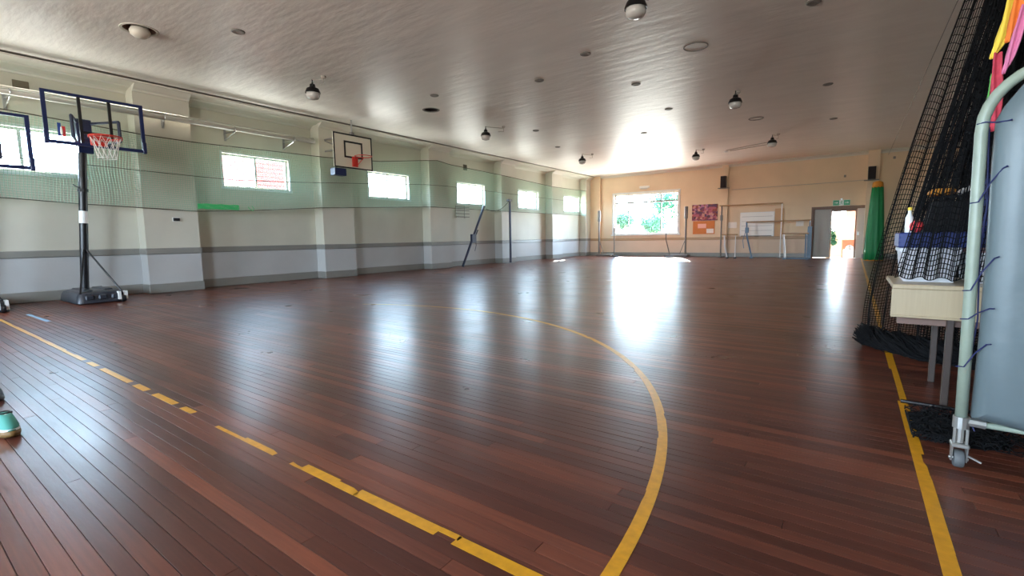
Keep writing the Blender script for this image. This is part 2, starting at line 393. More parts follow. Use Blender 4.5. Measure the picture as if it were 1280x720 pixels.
wall_right = struct(MB().box((XR, YR, -0.05), (XR+0.2, YB+0.25, TOP)).obj('wall_right', 'wall'))
mb = MB(); wall_cells(mb, WL, XR, -0.05, TOP, [(-10.5, -7.1, 1.4, 3.2), (-3.5, -0.1, 1.4, 3.2)], lambda u, d, z: (u, d, z), YR, YR-0.25)  # unseen window openings added behind the camera to let in daylight
wall_rear = struct(mb.obj('wall_rear', 'wall', fix=False))
portal(-8.8, YR-0.2, 2.3, 3.4, 1.8, (math.pi/2, 0, 0)); portal(-1.8, YR-0.2, 2.3, 3.4, 1.8, (math.pi/2, 0, 0))
for a, b in PIL:
    MB().box((WL, a, -0.02), (PF, b, 4.42)).obj('pilaster', 'wall', wall_left, org=wall_left.location)
MB().box((-5.32, YB-0.12, -0.02), (-5.04, YB, H)).obj('pilaster', 'backwall', wall_back, org=wall_back.location)
MB().box((0.34, YB-0.3, -0.02), (0.74, YB, H)).obj('pilaster', 'backwall', wall_back, org=wall_back.location)
MB().box((PF, YB-0.15, -0.02), (-11.75, YB, H)).obj('pilaster', 'backwall', wall_back, org=wall_back.location)

def along_left(name, z0, z1, t, bevel=0.012):
    """a moulding that steps round every pilaster"""
    mb = MB(); y = YR
    for a, b in PIL:
        if a > y: mb.cbox((WL, y, z0), (WL+t, a, z1), bevel)
        mb.cbox((WL, a-t, z0), (PF+t, min(b+t, YB), z1), bevel); y = b+t
    return struct(mb.obj(name, 'trim'))
along_left('baseboard_left', 0.0, 0.205, 0.022)
along_left('trim_1', 0.85, 0.985, 0.026)
def along_back(name, z0, z1, t):
    mb = MB(); xs = [(-11.75, -5.32-t, 0), (-5.32-t, -5.04+t, .12), (-5.04+t, DX0-0.07, 0), (0.62, 0.34-t, 0), (0.34-t, 0.74+t, 0.3), (0.74+t, XR, 0)]
    for a, b, d in xs:
        if b > a: mb.cbox((a, YB-d-t, z0), (b, YB-d, z1), 0.012)
    mb.cbox((PF, YB-.15-t, z0), (-11.75+t, YB-.15, z1), 0.012)
    return struct(mb.obj(name, 'trim'))
along_back('baseboard_back', 0.0, 0.19, 0.022)
mb = MB()
for a, b, d in ((-11.75, -5.35, 0), (-5.35, -5.01, .12), (-5.01, DX0-0.07, 0)): mb.cbox((a, YB-d-.028, .84), (b, YB-d, .975), .012)
mb.cbox((PF, YB-.178, .84), (-11.72, YB-.15, .975), .012)
trim_2 = struct(mb.obj('trim_2', M['woodrail']))
M['warmlit_rail'] = mat('warmlit_grey_rail', (176, 146, 112), 0.45); trim_2.data.materials[0] = M['warmlit_rail']  # grey rail, tan because warm light is put into its colour
# cornice along the left wall: cove on the wall, lip at the ceiling edge, stepping round pilasters
mb = MB()
LIP = -12.09
def cornice(y0, y1, face):
    prof = [(face, 4.25), (face+0.035, 4.25), (face+0.05, 4.285), (face+0.10, 4.31)]
    if face < -12.5: prof += [(face+0.30, 4.345), (face+0.33, 4.33), (face+0.36, 4.35)]
    prof += [(LIP-0.05, 4.385), (LIP, 4.385), (LIP, 4.42), (face, 4.42)]
    mb.prism(prof, y0, y1, 'Y')
y = YR
for a, b in PIL:
    if a > y: cornice(y, a, WL)
    cornice(a, b, PF); y = b
struct(mb.obj('trim_3', 'cornice'))
struct(MB().prism([(YB, 4.32), (YB, H), (YB-0.14, H), (YB-0.13, 4.42), (YB-0.05, 4.37), (YB-0.04, 4.32)], -11.75, XR, 'X').obj('trim_4', 'cornice'))

# ceiling with two real openings
CX0 = -12.055
holes = [(-9.32, 2.99, 0.22, 1), (-9.14, 9.2, 0.19, 0)]
def ceil_mesh():
    mb = MB()
    us = sorted({CX0, XR, *[h[0]-0.4 for h in holes], *[h[0]+0.4 for h in holes]}); ys = sorted({YR, YB, *[h[1]-0.4 for h in holes], *[h[1]+0.4 for h in holes]})
    for a, b in zip(us, us[1:]):
        for c, d in zip(ys, ys[1:]):
            hit = [h for h in holes if a < h[0] < b and c < h[1] < d and b-a < .9 and d-c < .9]
            hit = hit or [h for h in holes if a < h[0] < b and c < h[1] < d]
            if not hit: mb.add([(a, c, H), (a, d, H), (b, d, H), (b, c, H)], [(0, 1, 2, 3)]); continue
            hx, hy, r, _ = hit[0]; n = 32; A = []; B = []
            for k in range(n):
                t = 2*math.pi*(k+.5)/n; cx, cy = math.cos(t), math.sin(t); q = max(abs(cx), abs(cy))
                ex = (b-hx) if cx > 0 else (hx-a); ey = (d-hy) if cy > 0 else (hy-c)
                A.append((hx+cx/q*ex if abs(cx) >= .999*q or True else 0, hy+cy/q*ey, H)); B.append((hx+cx*r, hy+cy*r, H))
            corners = []
            mb.add(A+B, [(k, (k+1) % n, n+(k+1) % n, n+k) for k in range(n)])
            for sxx, syy in ((1, 1), (-1, 1), (-1, -1), (1, -1)):
                cc = ((b if sxx > 0 else a), (d if syy > 0 else c))
                near = sorted(range(n), key=lambda k: (A[k][0]-cc[0])**2+(A[k][1]-cc[1])**2)[:2]
                mb.add([(cc[0], cc[1], H), A[near[0]], A[near[1]]], [(0, 1, 2)])
    mb.box((CX0-0.001, YR, H-0.002), (CX0, YB, H+0.2))
    return mb
ceiling = struct(ceil_mesh().obj('ceiling', 'ceiling', org=(0, 0, H)))
MB().box((-14.05, YR-0.4, TOP), (XR+0.4, YB+0.55, TOP+0.12)).obj('roof_slab', 'concrete', ceiling, org=(0, 0, H))
MB().box((-14.05, YR-0.4, TOP-0.22), (-14.0, YB+0.55, TOP)).obj('fascia', 'concrete', ceiling, org=(0, 0, H))
MB().box((WL-.1, YR, H-0.005), (CX0-0.01, YB, H+0.05)).obj('ceiling_edge', 'disc', ceiling, org=(0, 0, H))

# windows in the left wall
for i, yc in enumerate(WIN_Y):
    y0, y1 = yc-WW/2, yc+WW/2; x = WL-0.13; t = 0.045
    mb = MB()
    for a, b in (((x-.03, y0, WZ0), (x+.03, y0+t, WZ1)), ((x-.03, y1-t, WZ0), (x+.03, y1, WZ1)), ((x-.03, y0+t, WZ0), (x+.03, y1-t, WZ0+t)), ((x-.03, y0+t, WZ1-t), (x+.03, y1-t, WZ1))):
        mb.box(a, b)
    w = struct(mb.obj('window_%d' % (i+1), 'alu'))
    MB().box((x-.025, yc-.025, WZ0+t), (x+.025, yc+.025, WZ1-t)).obj('mullion', 'alu', w, org=w.location)
    MB().box((x+.005, y0+t, WZ0+t), (x+.011, yc-.025, WZ1-t)).obj('pane', 'glass', w, org=w.location)
    MB().box((x-.011, yc+.025, WZ0+t), (x-.005, y1-t, WZ1-t)).obj('pane', 'glass', w, org=w.location)
    mb = MB()
    for a, b in (((WL, y0-.05, WZ0-.05), (WL+.018, y0, WZ1+.05)), ((WL, y1, WZ0-.05), (WL+.018, y1+.05, WZ1+.05)), ((WL, y0, WZ1), (WL+.018, y1, WZ1+.05)), ((WL, y0-.06, WZ0-.06), (WL+.04, y1+.06, WZ0))):
        mb.box(a, b)
    mb.obj('window_trim', 'alu', w, org=w.location)
# big window in the back wall
y = YB+0.12; t = 0.07
mb = MB()
for a, b in (((BWX0, y-.03, BWZ0), (BWX0+t, y+.03, BWZ1)), ((BWX1-t, y-.03, BWZ0), (BWX1, y+.03, BWZ1)), ((BWX0+t, y-.03, BWZ0), (BWX1-t, y+.03, BWZ0+t)), ((BWX0+t, y-.03, BWZ1-t), (BWX1-t, y+.03, BWZ1))): mb.box(a, b)
bw = struct(mb.obj('window_8', 'alu'))
TR = 2.90
xs = [BWX0+t, -10.15, -8.35, BWX1-t]
M['greyframe'] = mat('grey_window_bar', (150, 160, 160), 0.4)
MB().box((BWX0+t, y-.035, TR-.045), (BWX1-t, y+.035, TR+.045)).obj('transom_bar', 'greyframe', bw, org=bw.location)
for xx in xs[1:3]: MB().box((xx-.03, y-.03, BWZ0+t), (xx+.03, y+.03, BWZ1-t)).obj('mullion', 'greyframe', bw, org=bw.location)
for a, b in zip(xs, xs[1:]):
    for c, d in ((BWZ0+t, TR-.045), (TR+.045, BWZ1-t)):
        MB().box((a, y-.004, c), (b, y+.004, d)).obj('pane', 'glass', bw, org=bw.location)
mb = MB()
for a, b in (((BWX0-.1, YB-.025, BWZ0), (BWX0, YB, BWZ1+.1)), ((BWX1, YB-.025, BWZ0), (BWX1+.1, YB, BWZ1+.1)), ((BWX0, YB-.025, BWZ1), (BWX1, YB, BWZ1+.1)), ((BWX0-.14, YB-.09, BWZ0-.06), (BWX1+.14, YB, BWZ0))): mb.box(a, b)
mb.obj('window_trim', 'alu', bw, org=bw.location)

# doorway in the back wall
mb = MB()
for a, b in (((DX0-.07, YB-.03, 0), (DX0, YB, DZ+.07)), ((DX1, YB-.03, 0), (DX1+.07, YB, DZ+.07)), ((DX0, YB-.03, DZ), (DX1, YB, DZ+.07))): mb.box(a, b)
for a, b in (((DX0, YB+.02, 0), (DX0+.05, YB+.2, DZ)), ((DX1-.05, YB+.02, 0), (DX1, YB+.2, DZ)), ((DX0+.05, YB+.02, DZ-.05), (DX1-.05, YB+.2, DZ))): mb.box(a, b)
door = struct(mb.obj('door_1', 'doorbrown'))
MB().cbox((DX0+.05, YB+.08, .005), (-.84, YB+.125, DZ-.05), .004).obj('door_leaf', 'doorgrey', door, org=door.location)
MB().cbox((.09, YB+.08, .005), (DX1-.05, YB+.125, DZ-.05), .004).obj('door_leaf', 'doorlit', door, org=door.location)
MB().box((.03, YB+.05, .005), (.085, YB+.17, DZ-.05)).box((-.835, YB+.05, .005), (-.80, YB+.17, DZ-.05)).box((-.8, YB+.05, DZ-.16), (.03, YB+.17, DZ-.05)).obj('door_post', 'doorbrown', door, org=door.location)
MB().cbox((.12, YB+.07, .98), (.17, YB+.08, 1.14), .004).obj('door_handle', 'steel', door, org=door.location)

# ---------------------------------------------------------------- floor: every board is a board
PITCH, GAP = 0.0635, 0.0026
floor = struct(MB().box((WL-.3, YR-.3, -0.12), (XR+.3, YB+.3, -0.022)).obj('floor', 'dark', org=(0, 0, 0)))
def plank_mesh(l, w, th=0.021, c=0.0006):
    a, b = w/2, w/2-c
    v = []
    for x in (0, l):
        v += [(x, -a, -th), (x, -a, -c), (x, -b, 0), (x, b, 0), (x, a, -c), (x, a, -th)]
    f = [(i, i+6, (i+1)+6, i+1) for i in range(5)]+[(0, 1, 2, 3, 4, 5), (11, 10, 9, 8, 7, 6)]
    return v, f
FX0, FX1 = WL, XR
rows = []
y = YR
while y < YB:
    rows.append(y+PITCH/2); y += PITCH
lengths = [1.8, 2.4, 3.0, 3.6, 4.2]
boards = []
for yr in rows:
    x = FX0-rng.random()*3.0
    while x < FX1:
        l = rng.choice(lengths); boards.append((x, yr, l)); x += l
def cam_dist(bd):
    x, yy, l = bd; best = 1e9
    for k in range(7):
        p = Vector((x+l*k/6, yy, 0))-cam.location; w = p.dot(fw)
        if w < 0.4: continue
        ix, iy = 591.6*p.dot(rt)/w, 591.6*p.dot(up)/w
        if abs(ix) < 650 and abs(iy) < 370: best = min(best, w)
    return best
order = sorted(range(len(boards)), key=lambda k: cam_dist(boards[k]))
near = set(order[:300])
pm = {}
for l in lengths:
    v, f = plank_mesh(l-GAP, PITCH-GAP); me = bpy.data.meshes.new('plank'); me.from_pydata(v, [], f); me.materials.append(M['plank']); me.update(); pm[l] = me
import bmesh as _bm
for me in pm.values():
    b_ = _bm.new(); b_.from_mesh(me); _bm.ops.recalc_face_normals(b_, faces=b_.faces); b_.to_mesh(b_ and me); b_.free()
V = []; F = []; RN = []
for k, (x, yy, l) in enumerate(boards):
    tilt = rng.gauss(0, 0.0035); dz = rng.uniform(-0.0006, 0.0); pitch_ = rng.gauss(0, 0.0002); rn = rng.random()
    if k in near and x+l < FX1+.05 and x > FX0-0.05:
        o = bpy.data.objects.new('plank', pm[l]); COL.objects.link(o); o.parent = floor
        o.location = (x, yy, dz); o.rotation_euler = (tilt, 0, 0)
    else:
        x0, x1 = max(x, FX0), min(x+l, FX1)
        if x1-x0 < .02: continue
        v, f = plank_mesh(x1-x0-GAP, PITCH-GAP); s = len(V)
        V += [(x0+p[0], yy+p[1], p[2]+dz+p[1]*tilt) for p in v]; F += [tuple(i+s for i in q) for q in f]; RN += [rn]*len(v)
me = bpy.data.meshes.new('planks'); me.from_pydata(V, [], F); me.materials.append(M['plank'])
b_ = _bm.new(); b_.from_mesh(me); _bm.ops.recalc_face_normals(b_, faces=b_.faces); b_.to_mesh(me); b_.free()
at = me.attributes.new('rnd', 'FLOAT', 'POINT'); at.data.foreach_set('value', RN)
o = bpy.data.objects.new('planks', me); COL.objects.link(o); o.parent = floor; o['kind'] = 'stuff'

# painted court lines: thin paint, chipped along board edges
def chipped(mb, p, q, w, seed, chip=0.12, z=0.0012):
    r = random.Random(seed); p = Vector(p); q = Vector(q); d = (q-p); L_ = d.length; d.normalize(); n = Vector((-d.y, d.x))
    k = max(2, int(L_/0.05)); a, b = w/2, -w/2; A = []; B = []
    for i in range(k+1):
        if r.random() < chip: a = w/2*(1 if r.random() < .6 else r.uniform(.3, 1))
        if r.random() < chip: b = -w/2*(1 if r.random() < .6 else r.uniform(.3, 1))
        c = p+d*(L_*i/k); A.append(c+n*a); B.append(c+n*b)
    v = [(t.x, t.y, z) for t in A]+[(t.x, t.y, z) for t in B]+[(t.x, t.y, 0.0002) for t in A]+[(t.x, t.y, 0.0002) for t in B]
    m_ = k+1; f = []
    for i in range(k):
        f += [(i, i+1, m_+i+1, m_+i), (i, 2*m_+i, 2*m_+i+1, i+1), (m_+i, m_+i+1, 3*m_+i+1, 3*m_+i)]
    mb.add(v, f)
mb = MB()
YL = 1.2
for i, (a, b, w) in enumerate(((-10.3, -5.9, .042), (-5.75, -5.5, .045), (-5.35, -4.62, .045), (-4.5, -4.25, .05), (-4.1, -3.72, .045), (-3.6, -3.42, .04))):
    chipped(mb, (a, YL), (b, YL), w, i, .12)
chipped(mb, (-3.05, YL-.018), (-2.72, YL-.018), .022, 20, .05); chipped(mb, (-2.72, YL-.012), (-2.38, YL-.012), .036, 21, .1)
chipped(mb, (-2.22, YL-.02), (-2.12, YL-.02), .022, 22, .05); chipped(mb, (-2.13, YL-.006), (-1.86, YL-.006), .05, 23, .03)
chipped(mb, (-1.86, YL-.012), (-1.70, YL-.012), .04, 24, .1); chipped(mb, (-1.71, YL-.006), (-1.22, YL-.006), .052, 25, .02)
chipped(mb, (-1.22, YL+.008), (-1.12, YL+.008), .026, 26, .02); chipped(mb, (-1.13, YL-.008), (0.30, YL-.008), .052, 27, .04)
mb.obj('court_line', 'yellow', floor, org=(0, 0, 0))
mb = MB()
CX, CY, CR = -4.907, 1.17, 4.32
n = 90
for i in range(n):
    a, b = math.radians(1+i*115/n), math.radians(1+(i+1)*115/n)
    chipped(mb, (CX+CR*math.cos(a), CY+CR*math.sin(a)), (CX+CR*math.cos(b), CY+CR*math.sin(b)), .052 if i < 70 else .04, 100+i, .05 if i < 60 else .35)
mb.obj('court_line', 'yellow', floor, org=(0, 0, 0))
mb = MB()
yy = 1.2; i = 0
while yy < 24.5:
    chipped(mb, (.313, yy), (.313, yy+.9), .05, 300+i, .06); yy += .9; i += 1
mb.obj('court_line', 'yellow', floor, org=(0, 0, 0))
mb = MB(); i = 0; yy = 1.3
while yy < 6.2:
    l = rng.uniform(.3, .8); chipped(mb, (-10.12, yy), (-10.12, yy+l), .045, 500+i, .5); yy += l+rng.uniform(.05, .25); i += 1
mb.obj('court_line', 'wornyellow', floor, org=(0, 0, 0))
mb = MB(); chipped(mb, (-10.62, 1.55), (-9.34, 1.57), .055, 600, .1); 
tag(mb.obj('floor_tape', 'bluetape'), 'short strip of pale blue tape on the boards near the basketball stands', 'tape')

# ---------------------------------------------------------------- outside
struct(MB().box((-3.6, YB+.28, -0.3), (4.6, 31, -0.13)).obj('path', 'concrete'))
for x_, y_ in ((-14.7, 34.5), (-11.2, 35.5), (-13.0, 37.5)): struct(MB().lathe([(.55, -.3), (.6, -.2), (.5, -.13), (.01, -.12)], (x_, y_, 0), 14).obj('lawn', 'bark'))
struct(MB().box((-22.4, 8.7, -.4), (-17.7, 12.9, -.13)).obj('path', 'concrete')); struct(MB().box((-27.3, 17.2, -.4), (-20.7, 23.3, -.13)).obj('path', 'concrete'))
def house(name, x0, x1, y0, y1, h, m_, roof, rh, label):
    t = thing(name, ((x0+x1)/2, (y0+y1)/2, -0.13), label, 'house')
    MB().box((x0, y0, -.13), (x1, y1, h)).obj('wall', m_, t)
    xm = (x0+x1)/2
    MB().prism([(x0-.3, h), (x1+.3, h), (xm, h+rh)], y0-.3, y1+.3, 'Y').obj('roof', roof, t)
    for k in range(int((y1-y0)/2.2)):
        yy = y0+1.1+k*2.2
        f = MB().box((x1, yy-.45, h-1.35), (x1+.05, yy+.45, h-.45)).obj('window', 'alu', t)
        MB().box((x1+.05, yy-.4, h-1.3), (x1+.06, yy+.4, h-.5)).obj('pane', 'greyframe', f)
    return t
h1 = MB()
t = thing('brick_building', (-20, 11.1, -0.13), 'pale red brick building seen through the second window in view', 'building')
MB().box((-22, 9.0, -.13), (-18, 12.6, 4.7)).obj('wall', 'brickred', t)
mb = MB()
for k in range(30): mb.box((-18, 9.0, -.05+k*.155), (-17.985, 12.6, .06+k*.155))
o = mb.obj('course', 'brickred', t); o['kind'] = 'stuff'
MB().box((-22.3, 8.8, 4.7), (-17.8, 12.8, 4.85)).obj('roof', 'concrete', t)
t = thing('fence', (-17.6, 3.2, -0.13), 'white boarded fence outside the window behind the portable basketball stands', 'fence')
for k in range(12): MB().box((-17.62, -3, -.1+k*.265), (-17.58, 8.7, .15+k*.265)).obj('board', 'weatherboard', t)
house('red_roofed_house', -27, -21, 17.5, 23, 2.2, 'weatherboard', 'redroof', 1.1, 'low white house with faded red roof outside the third window in view')

def leafblob(mb, c, R, n, size, r):
    for k in range(n):
        d = Vector((r.gauss(0, 1), r.gauss(0, 1), r.gauss(0, 1))).normalized()*(r.random()**.45)
        p = Vector((c[0]+d.x*R[0], c[1]+d.y*R[1], c[2]+d.z*R[2]))
        a = Vector((r.gauss(0, 1), r.gauss(0, 1), r.gauss(0, 1))).normalized(); b = a.orthogonal().normalized()
        s = size*r.uniform(.6, 1.3)
        mb.add([p-a*s, p+b*s*.4, p+a*s, p-b*s*.4], [(0, 1, 2, 3)])
def tree(x, y, hgt, rad, name, label, leafm, seed, n=900, size=.16):
    r = random.Random(seed); t = thing(name, (x, y, -.13), label, 'tree' if 'tree' in name else 'shrub')
    mb = MB(); mb.tube([(x, y, -.13), (x+.1, y, hgt*.4), (x, y+.1, hgt*.75)], .09, 6, r2=.03)
    for k in range(5):
        a = k*1.3; mb.tube([(x+.05, y, hgt*.35+k*.1), (x+math.cos(a)*rad*.6, y+math.sin(a)*rad*.6, hgt*.7)], .03, 5)
    mb.obj('trunk', 'bark', t)
    mb = MB()
    for k in range(6):
        a = r.random()*6.28; q = rad*.55
        leafblob(mb, (x+math.cos(a)*q, y+math.sin(a)*q, hgt*(.55+.35*r.random())), (rad*.6, rad*.6, hgt*.22), n//6, size, r)
    o = mb.obj('foliage', leafm, t, fix=False); o['kind'] = 'stuff'
    return t
tree(-14.7, 34.5, 2.8, 1.1, 'garden_tree', 'leafy green tree outside towards the corner side of the big window', 'leaf', 1)
tree(-11.2, 35.5, 4.0, 1.35, 'garden_tree', 'taller leafy tree outside towards the noticeboard side of the big window', 'leafdark', 2)
tree(-13.0, 37.5, 2.6, 1.0, 'garden_shrub', 'low green shrub outside the middle of the big window', 'leaf', 3)
tree(-0.95, 27.3, 1.2, .32, 'potted_shrub', 'bushy green plant just outside the open doorway', 'leafdark', 4, 420, .09)
# porch beyond the doorway
struct(MB().box((-3.2, YB+.3, 2.85), (4.2, 29.8, 2.97)).obj('porch_shade_roof', 'peach'))  # unseen roof added to shade the view beyond the doorway
t = thing('porch_wall', (0.6, 29.5, -.13), 'peach rendered porch wall with a white window, seen through the open doorway', 'wall')
mb = MB(); wall_cells(mb, -1.15, 3.2, -.13, 3.0, [(-1.0, -.32, 1.15, 2.3)], lambda u, d, z: (u, d, z), 29.4, 29.6); mb.obj('wall', 'peach', t, fix=False)
mb = MB()
for a, b in (((-1.0, 29.45, 1.15), (-.95, 29.52, 2.3)), ((-.37, 29.45, 1.15), (-.32, 29.52, 2.3)), ((-.95, 29.45, 1.15), (-.37, 29.52, 1.2)), ((-.95, 29.45, 2.25), (-.37, 29.52, 2.3)), ((-.95, 29.45, 1.72), (-.37, 29.52, 1.77))): mb.box(a, b)
f = mb.obj('window_frame', 'alu', t)
MB().box((-.95, 29.48, 1.2), (-.37, 29.49, 2.25)).obj('pane', 'glass', f)
tag(MB().cbox((-.45, 28.2, -.13), (.9, 28.4, .75), .02).obj('garden_wall', 'terracotta'), 'low terracotta garden wall seen through the open doorway', 'wall')
t = thing('planter', (-.12, 27.4, -.13), 'white planter box with grey stones outside the open doorway', 'planter')
MB().cbox((-.36, 27.2, -.13), (.12, 27.6, .3), .02).obj('box', 'white', t)
MB().lathe([(.02, .3), (.16, .32), (.14, .42), (.06, .5), (.01, .52)], (-.12, 27.4, 0), 10).obj('stones', 'rubber', t)

# ---------------------------------------------------------------- green safety net along the left wall
net_top = [(-2.5, 3.5), (1.8, 3.48), (3.86, 3.37), (4.77, 3.36), (8.1, 3.44), (10, 3.55), (12.0, 3.82), (12.6, 3.89), (13.2, 3.82), (16.4, 3.74), (20.7, 3.58), (24.6, 3.62)]
net_bot = [(-2.5, 1.95), (1.64, 1.94), (2.7, 1.88), (4.73, 1.81), (5.7, 1.85), (7.9, 2.02), (12.3, 2.23), (16.4, 2.23), (24.6, 2.25)]
net_mid = [(-2.5, 2.7), (3.0, 2.64), (4.8, 2.6), (5.6, 2.59), (7.2, 2.67), (12, 2.99), (13, 3.02), (24.6, 2.95)]
def interp(tab, yv):
    for (a, b), (c, d) in zip(tab, tab[1:]):
        if yv <= c: return b+(d-b)*(yv-a)/(c-a)
    return tab[-1][1]
NX = PF+0.055
Y0N, Y1N = -2.5, 24.32
def netpt(u, v):
    yv = Y0N+(Y1N-Y0N)*u
    z = interp(net_bot, yv)*(1-v)+interp(net_top, yv)*v
    z += .012*math.sin(yv*9+v*7)*(1-v)*v*4*math.sin(yv*.7)
    return (NX+.02*math.sin(yv*3.1+v*5), yv+.015*math.sin(v*9+yv*2), z)
t = thing('safety_net', (NX, 11, 1.81), 'long pale green safety net hung across the windowed wall and its pilasters', 'net')
MB().netting(netpt, 560, 34, .0036, su=0.5 and 1, sv=1).obj('netting', 'greennet', t, fix=False)
for tab, rr, nm in ((net_top, .011, 'top_rope'), (net_bot, .009, 'bottom_rope'), (net_mid, .007, 'middle_rope')):
    MB().tube([(NX+.012, Y0N+(Y1N-Y0N)*k/160, interp(tab, Y0N+(Y1N-Y0N)*k/160)) for k in range(161)], rr, 5).obj(nm, 'greenrope', t)
mb = MB()
for k in range(5): mb.tube([(NX+.03+.01*(k % 2), 4.74+q*.1, 1.88+k*.024+.006*math.sin(q*2+k)) for q in range(10)], .012, 6)
t = tag(mb.obj('net_bundle', 'brightgreen'), 'bright green rolled strip along the bottom of the wall net', 'net')
mb = MB(); mb.tube([(NX+.03, 5.86, 1.96), (NX+.03, 5.9, 1.9), (NX+.03, 5.98, 1.86), (NX+.03, 6.0, 1.92), (NX+.03, 5.95, 1.98)], .008, 6)
tag(mb.obj('net_hook', 'brightgreen'), 'small pale green hook at the end of the bright green strip', 'hook')

# long pipes high on the left wall
t = thing('ceiling_pipe', (PF+.12, 1, 3.74), 'long pale pipe on brackets high across the first bays of the windowed wall', 'pipe')
MB().cyl((PF+.12, -4, 3.77), (PF+.12, 7.75, 3.80), .05, 12).obj('pipe', 'pipe', t, smooth=True)
MB().cyl((PF+.09, -4, 3.86), (PF+.09, 7.75, 3.885), .022, 8).obj('rail', 'pipe', t, smooth=True)
for yb, deep in ((-1.0, 1), (1.9, 1), (4.22, 0), (5.66, 1), (7.15, 1)):
    bx = WL if deep else PF
    b = MB().box((bx, yb-.025, 3.58), (bx+.02, yb+.025, 3.86)).tube([(bx+.01, yb, 3.6), (PF+.1, yb, 3.72)], .012, 6).tube([(bx+.01, yb, 3.76), (PF+.12, yb, 3.74)], .012, 6).obj('bracket', 'steel', t)
    MB().torus((PF+.12, yb, 3.79), .055, .009, 14, 5, 'Y').obj('clamp', 'steel', b)
# small fittings on the left wall
mb = MB().cbox((WL, 2.03, 3.98), (WL+.02, 2.25, 4.14), .005)
v_ = thing('wall_vent', (WL, 2.14, 3.98), 'small brown slatted vent high on the wall above the portable basketball stands', 'vent')
mb.obj('frame', 'vent', v_)
for k in range(5): MB().box((WL+.018, 2.045, 3.995+k*.028), (WL+.035, 2.235, 4.01+k*.028)).obj('slat', 'vent', v_)
def ywall(x, X0):  # helper only for the wall fittings below
    return None
v_ = thing('wall_vent', (WL, 14.6, 3.83), 'tiny square brown vent high above the fourth window in view', 'vent')
MB().cbox((WL, 14.5, 3.8), (WL+.02, 14.72, 4.02), .004).obj('frame', 'vent', v_)
for k in range(4): MB().box((WL+.018, 14.52, 3.82+k*.05), (WL+.03, 14.7, 3.84+k*.05)).obj('slat', 'dark', v_)
s_ = thing('power_outlet', (PF, 4.33, 1.58), 'small dark power outlet on the pilaster beside the portable basketball stand', 'outlet')
MB().cbox((PF, 4.24, 1.57), (PF+.012, 4.4, 1.66), .004).obj('plate', 'white', s_)
MB().cbox((PF+.01, 4.255, 1.58), (PF+.03, 4.385, 1.65), .006).obj('socket', 'black', s_)

